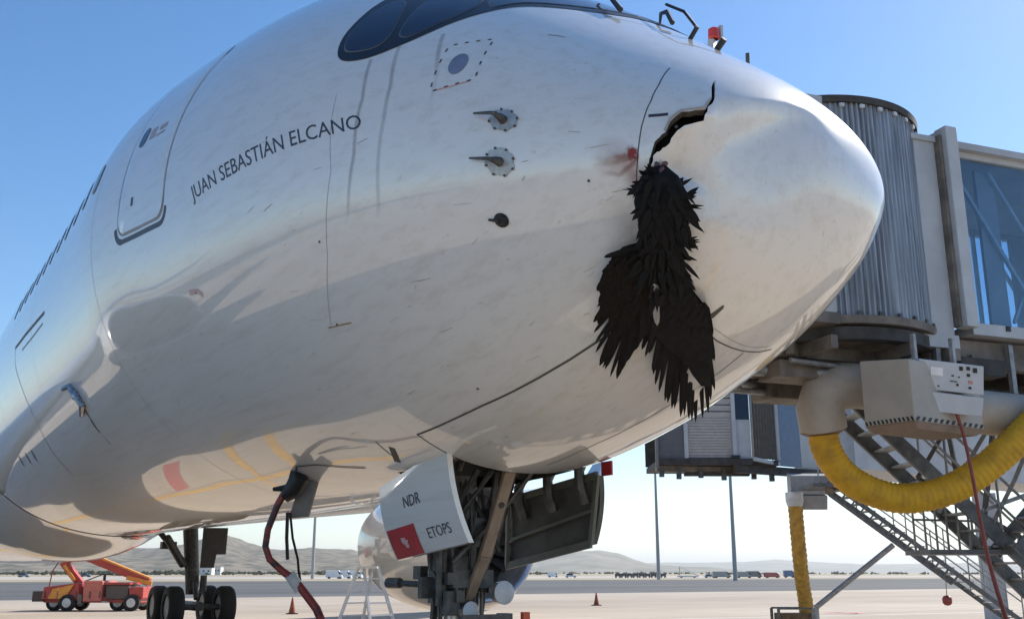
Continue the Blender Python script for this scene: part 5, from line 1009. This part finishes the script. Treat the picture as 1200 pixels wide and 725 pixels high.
for i in (1, 2): MB().box(Q(i, -.04, z0 + HT / 2), (.11, .10, HT), RH, FH).build('cab_post', M_BWHITE, FB)
a_, b_ = Q(1, 0, 0), Q(2, 0, 0); L = (b_ - a_).length - .1; c_ = (a_ + b_) / 2
for k in range(22):
    z = z0 + .02 + k * .085 if k < 14 else z0 + .02 + 14 * .085 + (k - 14) * .20
    hh = .075 if k < 14 else .17
    MB().box(c_ + ZU * (z + hh / 2) + FH * .02, (L, .035, hh), RH, FH + ZU * .35, ZU - FH * .35).build('shutter_slat', M_SLAT, FB)
wallp('shutter_back', 1, 2, z0, z0 + HT, M_UNDERD, .08)
wallp('cab_panel', 2, 3, z0, z0 + 1.15, M_BWHITE); wallp('cab_window', 2, 3, z0 + 1.15, z0 + HT, M_GLASSD, .03)
a_, b_ = Q(3, 0, 0), Q(4, 0, 0); npl = 9
for k in range(npl):
    p = a_.lerp(b_, k / npl); r_ = a_.lerp(b_, (k + .5) / npl); s_ = a_.lerp(b_, (k + 1) / npl); o = -FH * .16
    MB().add([p + ZU * z0, r_ + o + ZU * z0, r_ + o + ZU * (z0 + HT), p + ZU * (z0 + HT), s_ + ZU * z0, s_ + ZU * (z0 + HT)], [(0, 1, 2, 3), (1, 4, 5, 2)]).build('bellows_fold', mat('bellows_grey', (.33, .31, .28), .7), FB)
MB().bar(a_ + ZU * (z0 - .02) - FH * .1, b_ + ZU * (z0 - .12) - FH * .1, .12, .10).build('bellows_sill', M_BWHITE, FB)
MB().box(Q(4, -.08, z0 + HT / 2), (.12, .12, HT), RH, FH).build('cab_post', M_BWHITE, FB)
wallp('blue_panel', 4, 5, z0 - .15, z0 + HT, mat('panel_blue', (.055, .10, .19), .35, coat=.3)); wallp('tunnel_wall', 5, 6, z0 - .15, z0 + HT, M_BGREY)
far_ = Q(6, 0, 0) + (Q(6, 0, 0) - Q(5, 0, 0)).normalized() * 14
dv = (far_ - Q(6, 0, 0)).normalized(); MB().box((far_ + Q(6, 0, 0)) / 2 + FH * .8 + ZU * (z0 + 1.3), (14, 2.4, 2.8), dv, Vector((dv.y, -dv.x, 0))).build('tunnel', M_BGREY, FB)
for (i, j, z, h_, f) in ((0, 3, z0 - .10, .18, .0), (0, 4, z0 - .28, .16, .25), (2, 6, z0 - .30, .24, -.05), (1, 3, z0 - .42, .10, .5)):
    a_, b_ = Q(i, f, z), Q(j, f, z); MB().bar(a_, b_, .22, h_).build('underframe_beam', M_UNDER if f == .25 else M_UNDERD, FB)
MB().box((Q(0, 1.3, z0 - .1) + Q(4, 1.3, z0 - .1)) / 2, (3.6, 2.6, .16), RH, FH).build('cab_floor', M_UNDERD, FB)
for k, f in enumerate((.04, .18, .36, .55, .8, .95)):
    p = Q(0, .1, z0 - .42).lerp(Q(4, .1, z0 - .45), f); MB().box(p, (.14, .12, .22 + .1 * (k % 2)), RH, FH).build('underframe_fitting', M_DKSTEEL, FB)
MB().box(Q(0, -.05, z0 + .2), (.08, .14, .95), RH, FH).build('bumper', mat('bumper_rubber', (.2, .19, .18), .8), FB)
MB().box(Q(2, -.1, z0 + .04), (.24, .12, .08), RH, FH).build('hinge_cover', M_BLACK, FB)
c2 = AT['cb2']; m2, *_q = slab_from([c2[0], c2[1], Vector(c2[1]).lerp(Vector(c2[2]), .55), Vector(c2[0]).lerp(Vector(c2[3]), .55)], .4); m2.build('control_box', mat('box_dull_grey', (.33, .34, .35), .45), FB, bevel=.015)
m2, *_q = slab_from([Vector(c2[0]).lerp(Vector(c2[3]), .58), Vector(c2[1]).lerp(Vector(c2[2]), .58), c2[2], c2[3]], .4); m2.build('control_box', mat('box_dull_grey', (.33, .34, .35), .45), FB, bevel=.015)
MB().bar(Vector(c2[0]).lerp(Vector(c2[1]), .5) + FH * .2, Q(5, .2, z0 - .3), .1).build('hanger', M_DKSTEEL, FB)
MB().tube([Q(5, .3, z0 - .35), Vector(c2[1]) + RH * .3 + FH * .3 + ZU * .05, s2[0] + ZU * .1], .12, 8).build('service_pipe', M_UNDER, FB)
MB().box(s2[0] + RH * .1 + ZU * .25 + FH * .3, (1.3, 1.4, .1), RH, FH).build('stair_platform', M_STAIR, FB)
for i in (5,):
    p = far_.lerp(Q(6, 0, 0), .4); MB().box((p.x, p.y, 2.3), (.6, .6, 4.6), RH, FH).build('lift_column', M_BGREY, FB)
H2 = thing('air_hose', AT['hose2'][-1], 'thin yellow hose hanging straight down from the far bridge into a cage', 'hose', 'yellow air hoses')
corrugated('hose', AT['hose2'], .205, .16, mat('hose_yellow_dull', (.46, .26, .04), .65, var=.25, scale=6), H2, .05, 14)
p0 = Vector(AT['hose2'][0]); MB().lathe([(-.1, .25), (.15, .25), (.3, .2)], p0 + ZU * .1, (0, 0, -1), 18).build('collar', M_LTGREY, H2, smooth=40)
ba, bb = [Vector(p) for p in AT['basket']]
BK = thing('hose_cage', ((ba + bb) / 2).xy.to_3d(), 'brown wire cage on the apron under the hanging yellow hose', 'cage')
wv = (bb - ba).length; bc = (ba + bb) / 2; zt = ba.z
for sx in (-1, 1):
    for sy in (-1, 1):
        p = bc + RH * wv / 2 * sx + FH * .4 * sy; MB().bar((p.x, p.y, 0), (p.x, p.y, zt), .06).build('cage_post', M_STAIR, BK)
for sy in (-1, 1):
    for z in (zt, zt * .5, .1): MB().bar(Vector((*(bc - RH * wv / 2 + FH * .4 * sy).xy, z)), Vector((*(bc + RH * wv / 2 + FH * .4 * sy).xy, z)), .05).build('cage_rail', M_STAIR, BK)
MB().box((bc.x, bc.y, zt * .45), (wv * .9, .7, zt * .8), RH, FH).build('cage_bin', mat('bin_brown', (.16, .10, .05), .7, var=.5, scale=8), BK)

# ================================================================== GROUND POWER CABLE AT THE BELLY
GPU = thing('ground_power_cable', AT['cable'][0], 'black and red ground power cable plugged into the belly hatch', 'cable', 'hanging cables')
MB().tube(AT['cable'], [.038, .036, .034, .034, .034, .036, .042, .042, .042, .042, .042], 12).build('cable_sheath', [mat('cable_dark_red', (.26, .035, .025), .4, col2=(.03, .014, .013), scale=2.2, thr=(.55, .62))], GPU, smooth=True)
pg = [Vector(p) for p in AT['plug']]
MB().tube([pg[0] + Vector((.05, 0, .16)), pg[0], pg[1], pg[2], Vector(AT['cable'][0])], [.06, .11, .10, .075, .05], 10).build('plug', M_BCABLE, GPU, smooth=True)
MB().tube([pg[1] + Vector((0, 0, .02)), pg[3]], [.05, .02], 8).build('plug_handle', M_BCABLE, GPU, smooth=True)
MB().tube(AT['cord'], .014, 6).build('cord', M_BCABLE, GPU, smooth=True); MB().tube(AT['cord2'], .018, 6).build('cord', M_BCABLE, GPU, smooth=True)
MB().tube([Vector(AT['cable'][6]) + Vector((0, .06, .06)), Vector(AT['cable'][6]) + Vector((0, -.05, -.08))], .06, 8).build('cable_clip', M_LTGREY, GPU, smooth=True)
fp = [Vector(p) for p in AT['flap']]
mb = MB().hexa(fp, [p + Vector((.02, -.03, 0)) for p in fp]); mb.build('power_hatch_flap', mat('flap_grey', (.20, .20, .19), .5), AIR)
mb = MB(); ribbon(mb, [(6.1, 158), (5.8, 155.5), (5.4, 156), (5.0, 158.5), (4.7, 160)], .022, .006); mb.build('flap_stay', M_SEAM, AIR)

# ================================================================== APRON EQUIPMENT
def cone(loc, label):
    T = thing('traffic_cone', loc, label, 'traffic cone', 'traffic cones on the apron'); x, y, z = loc
    MB().lathe([(.03, .17), (.3, .11), (.72, .035), (.75, .0)], (x, y, 0), (0, 0, 1), 18).build('cone', mat('cone_dark_orange', (.24, .055, .02), .6), T, smooth=40)
    MB().box((x, y, .025), (.42, .42, .05)).build('cone_base', M_BLACK, T)
    MB().lathe([(.34, .103), (.48, .076)], (x, y, 0), (0, 0, 1), 18).build('reflective_band', mat('band_grey', (.30, .24, .22), .5), T); return T
cone((AT['cones'][0][0], AT['cones'][0][1], 0), 'dark orange traffic cone on the apron beside the hanging power cable')
cone((AT['cones'][1][0], AT['cones'][1][1], 0), 'dark orange traffic cone alone on the open apron right of the nose gear')
# floodlight masts
def mast():
    T = thing('light_mast', (0, 0, 0), '', 'light mast', 'floodlight masts beyond the taxiway')
    MB().lathe([(0, .55), (8, .50), (30, .34), (42, .25)], (0, 0, 0), (0, 0, 1), 14).build('pole', mat('mast_grey', (.36, .36, .35), .6), T, smooth=40)
    MB().lathe([(41.2, .3), (41.4, 1.6), (42, 1.6), (42.2, .3)], (0, 0, 0), (0, 0, 1), 16).build('lamp_ring', M_GALV, T, smooth=30)
    for k in range(6):
        a_ = k * math.pi / 3; MB().box((1.7 * math.cos(a_), 1.7 * math.sin(a_), 41.3), (.6, .5, .4), (math.cos(a_), math.sin(a_), -.5)).build('floodlight', M_LTGREY, T)
    return T
m0 = mast()
for i, (p, lb) in enumerate(zip(AT['masts'], ('grey floodlight mast standing left of the other one under the far bridge', 'grey floodlight mast nearest the hanging thin yellow hose', 'grey floodlight mast beyond the belly beside the ground power cable'))):
    T = m0 if i == 0 else copy_tree(m0); T.location = (p[0], p[1], 0); T['label'] = lb
# step ladder
lx, ly, _z = AT['ladder'][0]
LD = thing('step_ladder', (lx, ly, 0), 'grey aluminium step ladder standing beside the engine nacelle', 'ladder')
for s in (-1, 1):
    for f, sp_ in ((-.55, .30), (.55, .30)):
        MB().bar(Vector((lx, ly, 0)) + RH * (f + s * .28) + FH * .5 * s, Vector((lx, ly, 1.95)) + RH * (f * .12 + s * .17), .05, .07).build('leg', M_LTGREY, LD)
for k in range(6):
    z = .3 + .28 * k; f = .55 * (1 - .88 * z / 1.95); w_ = .28 - .11 * z / 1.95; dpt = .5 * (1 - z / 1.95)
    for q in (-1, 1): MB().bar(Vector((lx, ly, z)) + RH * (q * f - w_) - FH * dpt, Vector((lx, ly, z)) + RH * (q * f + w_) + FH * dpt, .07, .03).build('step', M_LTGREY, LD)
MB().box(Vector((lx, ly, 1.96)), (.46, .3, .05), RH, FH).build('top_cap', M_LTGREY, LD)
# boom lift
la, lb_ = [Vector(p) for p in AT['loader']]; LX = (lb_ - la).normalized(); LX.z = 0; LY = Vector((-LX.y, LX.x, 0)); l0 = Vector((la.x, la.y, 0)); LL = (lb_ - la).length
def B3(x, y, z): return l0 + LX * x * LL / 5.7 + LY * y + ZU * z
BLT = thing('boom_lift', tuple(B3(2.8, 0, 0)), 'red boom lift truck with folded orange boom parked beyond the belly', 'lift truck')
M_LRED = mat('lift_red', (.42, .06, .045), .45, var=.15, scale=2); M_LORANGE = mat('lift_orange', (.72, .30, .05), .45); M_LPINK = mat('lift_cover_pale_red', (.55, .16, .12), .45)
def lbx(name, x0, x1, y0, y1, z0_, z1_, m, **k): return MB().box(B3((x0 + x1) / 2, (y0 + y1) / 2, (z0_ + z1_) / 2), ((x1 - x0) * LL / 5.7, y1 - y0, z1_ - z0_), LX, LY).build(name, m, BLT, **k)
lbx('counterweight', .22, .8, -.9, .9, .45, .95, mat('counterweight_dark', (.09, .06, .05), .6), bevel=.03)
lbx('chassis', .75, 5.6, -.75, .75, .40, .68, M_LRED, bevel=.02)
MB().hexa([B3(.7, -.95, .55), B3(2.6, -.95, .5), B3(2.6, .95, .5), B3(.7, .95, .55)], [B3(.75, -.9, 1.15), B3(2.5, -.9, 1.35), B3(2.5, .9, 1.35), B3(.75, .9, 1.15)]).build('engine_hood', M_LRED, BLT, bevel=.05)
MB().hexa([B3(1.05, -.97, .6), B3(1.9, -.97, .6), B3(2.3, -.97, 1.28), B3(1.25, -.97, 1.05)], [B3(1.05, -1.0, .6), B3(1.9, -1.0, .6), B3(2.3, -1.0, 1.28), B3(1.25, -1.0, 1.05)]).build('hood_cover', M_LORANGE, BLT)
lbx('side_cover', 2.75, 3.7, -.95, .95, .45, 1.45, M_LPINK, bevel=.05)
lbx('tank', 3.85, 5.0, -.85, .85, .55, 1.25, mat('tank_dark', (.10, .075, .07), .5), bevel=.06)
lbx('tank_cap', 3.8, 5.05, -.9, .9, 1.26, 1.36, M_LRED)
lbx('front_deck', 5.05, 5.75, -.9, .9, .6, 1.15, M_LRED, bevel=.04)
for x in (1.15, 2.05, 4.35, 5.25):
    for y in ((-.95, .75) if x in (2.05, 5.25) else (-.35, .95)):
        wh = MB().lathe([(-.13, .2), (-.15, .32), (-.1, .40), (.1, .40), (.15, .32), (.13, .2)], B3(x, y, .40), LY, 24).build('wheel', M_TYRE, BLT, smooth=50)
        MB().lathe([(-.16, .01), (-.14, .22), (.14, .22), (.16, .01)], B3(x, y, .40), LY, 18).build('rim', M_LTGREY, wh, smooth=30)
MB().bar(B3(2.25, 0, 1.25), B3(1.25, 0, 2.35), .34, .36).build('lower_boom', M_LRED, BLT); MB().bar(B3(2.0, -.1, 1.45), B3(1.4, -.1, 2.2), .4, .14).build('boom_cylinder', M_LORANGE, BLT)
MB().bar(B3(1.05, 0, 2.42), B3(2.5, 0, 2.55), .36, .24).build('knuckle', M_LRED, BLT)
MB().bar(B3(2.35, 0, 2.62), B3(5.7, 0, 1.36), .32, .34).build('upper_boom', M_LRED, BLT); MB().bar(B3(2.45, 0, 2.80), B3(5.75, 0, 1.54), .30, .12).build('boom_top', M_LORANGE, BLT)
MB().bar(B3(4.6, -.19, 1.60), B3(5.9, -.19, 1.3), .1, .2).build('jib', M_LORANGE, BLT)
lbx('outrigger_box', 2.55, 2.75, -1.0, -.8, .35, .8, M_STAIR); lbx('step_plate', 3.75, 4.1, -1.0, -.85, .42, .48, M_GALV)
for x in (.85, 1.5, 2.4, 3.1, 3.6): lbx('grille', x, x + .04, -1.01, -.94, .62, .95, M_STAIR)
for x in (5.6, .78): lbx('lamp', x, x + .08, -.8, -.65, .8, .92, M_LTGREY)
MB().tube([B3(2.3, .2, 1.4), B3(3.2, .25, 1.75), B3(4.4, .2, 1.7), B3(5.4, .1, 1.5)], .03, 6).build('hydraulic_hose', M_BCABLE, BLT, smooth=True)
MB().tube([B3(3.6, -.5, 1.45), B3(3.6, -.5, 1.72)], .07, 8).build('exhaust', M_BLACK, BLT, smooth=True)
MB().tube([B3(1.0, 0, 2.4), B3(.8, -.2, 1.9), B3(.75, -.3, 1.1)], .03, 6).build('hydraulic_hose', M_REDCABLE, BLT, smooth=True)
# painted stand number
mb = MB(); x0, y0 = AT['num'][0]; nn = [(x0, y0), tuple(AT['num'][1])]
def ground_text(name, s, p, ax, up_, size, m):
    lettering(name, s, m, lambda a, b: Vector((p[0], p[1], .005)) + ax * a * size * .6 + up_ * b * size, None).__setitem__('kind', 'structure')
ground_text('stand_number', '8', nn[0], RH, FH, 2.6, mat('marking_faded_red', (.55, .24, .22), .7)); ground_text('stand_number', '2', nn[1], RH, FH, 2.6, mat('marking_faded_red', (.55, .24, .22), .7))

# distant vehicles and buildings: each a thing with its own parts
FARV = AT['far']
def vehicle(key, name, label, cat, L, W_, Hh, col, kind='car', ang=None, group='vehicles parked beyond the taxiway'):
    x, y = FARV[key]; ax = RH.copy() if ang is None else Vector((math.cos(ang), math.sin(ang), 0)); ay = Vector((-ax.y, ax.x, 0)); o = Vector((x, y, 0))
    m = mat('paint_' + key, col, .4, coat=.5, var=.05); T = thing(name, o, label, cat, group)
    Hh = Hh * (.85 if key[0] in 'btr' else 1); P = lambda a_, b_, c_: o + ax * a_ * L + ay * b_ * W_ + ZU * c_ * Hh
    if kind == 'car':
        MB().hexa([P(-.5, -.5, .2), P(.5, -.5, .2), P(.5, .5, .2), P(-.5, .5, .2)], [P(-.48, -.47, .6), P(.47, -.47, .55), P(.47, .47, .55), P(-.48, .47, .6)]).build('body', m, T, bevel=.06)
        MB().hexa([P(-.42, -.45, .6), P(.22, -.45, .58), P(.22, .45, .58), P(-.42, .45, .6)], [P(-.34, -.38, 1), P(.06, -.38, 1), P(.06, .38, 1), P(-.34, .38, 1)]).build('cabin', M_GLASSD, T)
        MB().box(P(-.14, 0, 1.0), (L * .4, W_ * .78, .05), ax, ay).build('roof', m, T)
    elif kind == 'van':
        MB().hexa([P(-.5, -.5, .15), P(.5, -.5, .15), P(.5, .5, .15), P(-.5, .5, .15)], [P(-.5, -.48, 1), P(.25, -.48, 1), P(.25, .48, 1), P(-.5, .48, 1)]).build('body', m, T, bevel=.06)
        MB().hexa([P(.28, -.505, .55), P(.45, -.505, .5), P(.45, .505, .5), P(.28, .505, .55)], [P(.20, -.49, .9), P(.27, -.49, .9), P(.27, .49, .9), P(.20, .49, .9)]).build('windscreen', M_GLASSD, T)
    elif kind == 'dolly':
        MB().box(P(0, 0, .35), (L, W_, .12), ax, ay).build('deck', m, T); MB().box(P(0, 0, .75), (L * .92, W_ * .9, Hh * .62), ax, ay).build('cover', mat('dolly_cover', (.05, .055, .065), .7), T)
    elif kind == 'stair':
        MB().box(P(0, 0, .12), (L, W_, Hh * .12), ax, ay).build('chassis', m, T); MB().bar(P(.5, 0, .2), P(-.4, 0, 1), W_, .25).build('flight', m, T); MB().bar(P(-.4, 0, .2), P(-.4, 0, 1), .2).build('prop', M_GALV, T)
    for sx in (-.32, .32):
        for sy in (-.45, .45): MB().lathe([(-.12, .05), (-.12, .33), (.12, .33), (.12, .05)], P(sx, sy, 0) + ZU * .33, ay, 12).build('wheel', M_TYRE, T)
    return T
WHT = (.72, .72, .71)
vehicle('van0', 'parked_van', 'white van with sloping front, leftmost of three beyond the power cable', 'van', 5.5, 2.1, 2.6, WHT, 'van')
vehicle('van1', 'parked_van', 'white van between two others beyond the power cable', 'van', 5.5, 2.1, 2.5, (.66, .67, .68), 'van')
vehicle('van2', 'parked_van', 'white van nearest the engine nacelle beyond the taxiway', 'van', 5.8, 2.1, 2.7, (.74, .74, .73), 'van')
vehicle('car0', 'parked_car', 'small white van left of the white saloon beyond the cone', 'van', 4.4, 1.9, 2.1, WHT, 'van')
vehicle('car1', 'parked_car', 'white car with dark nose parked beyond the open apron cone', 'car', 4.6, 1.9, 1.6, WHT, 'car')
vehicle('car2', 'parked_car', 'dark car just right of the engine inlet beyond the taxiway', 'car', 4.4, 1.8, 1.5, (.05, .05, .06), 'car')
vehicle('truck', 'parked_truck', 'dark truck in the vehicle row between the two floodlight masts', 'truck', 7, 2.4, 2.8, (.26, .27, .28), 'van')
vehicle('stair', 'mobile_stair', 'white mobile boarding stair sloping up in the far vehicle row', 'stairs', 8, 2.4, 4.2, WHT, 'stair')
vehicle('red', 'parked_truck', 'red tug truck right of the right floodlight mast', 'truck', 6, 2.3, 2.4, (.40, .05, .04), 'van')
vehicle('tail', 'parked_van', 'blue van beside the hanging thin yellow hose', 'van', 4.5, 2, 3.4, (.05, .12, .25), 'van')
vehicle('b0', 'parked_car', 'silver car just left of the right floodlight mast', 'car', 4.5, 1.8, 1.6, (.45, .46, .47), 'car')
vehicle('b1', 'parked_truck', 'grey box truck just right of the right floodlight mast', 'truck', 6.5, 2.4, 2.7, (.30, .30, .31), 'van')
vehicle('b2', 'parked_truck', 'dark grey box truck between the grey and the red truck', 'truck', 6, 2.4, 3.0, (.16, .16, .16), 'van')
vehicle('k0', 'parked_car', 'grey car far beyond the boom lift at the left edge', 'car', 4.6, 1.9, 1.7, (.2, .2, .2), 'car')
vehicle('k1', 'parked_car', 'dark car far beyond the boom lift near its boom', 'car', 4.6, 1.9, 1.7, (.08, .08, .08), 'car')
for k in range(8):
    vehicle('d%d' % k, 'baggage_dolly', ('dark baggage dolly at the left end of the long row beyond the taxiway', 'second baggage dolly from the left end of the long dark row', 'third baggage dolly from the left end of the long dark row', 'fourth baggage dolly from the left end of the long dark row', 'fourth baggage dolly from the right end of the long dark row', 'third baggage dolly from the right end of the long dark row', 'second baggage dolly from the right end of the long dark row', 'dark baggage dolly at the right end of the long row beside the mast')[k], 'dolly', 2.4, 1.5, 1.5, (.10, .10, .10), 'dolly', None, 'row of baggage dollies')
for key, lb, Lb, Hb in (('build', 'long low white building under the hills behind the main gear', 14, 6), ('build2', 'small white building right of the main gear under the hills', 9, 7)):
    x, y = FARV[key]; T = thing('far_building', (x, y, 0), lb, 'building', 'white buildings under the hills')
    MB().box((x, y, Hb / 2), (Lb, 10, Hb), RH, FH).build('wall', mat('render_white', (.66, .65, .62), .8), T); MB().box((x, y, Hb + .3), (Lb + .6, 10.6, .5), RH, FH).build('roof', mat('roof_grey', (.3, .29, .28), .8), T)
    for k in range(3): MB().box(Vector((x, y, Hb * .55)) + RH * (k - 1) * Lb * .3 - FH * 5.02, (1.4, .1, 1.5), RH, FH).build('window', M_GLASSD, T)
# ------------------------------------------------------------------ air
hz = MB().box((9000, -6000, 240), (44000, 44000, 486)).build('haze', None, kind='stuff')
hz.data.materials.clear(); hm = bpy.data.materials.new('haze_air'); hm.use_nodes = True; hn = hm.node_tree; hn.nodes.clear()
ho = hn.nodes.new('ShaderNodeOutputMaterial'); hv = hn.nodes.new('ShaderNodeVolumePrincipled'); hv.inputs['Color'].default_value = (.93, .965, 1.0, 1); hv.inputs['Density'].default_value = HAZE_D; hv.inputs['Anisotropy'].default_value = .2
hn.links.new(hv.outputs[0], ho.inputs['Volume']); hz.data.materials.append(hm)
put(hz, 'pale bluish air between the apron and the far hills', 'haze')
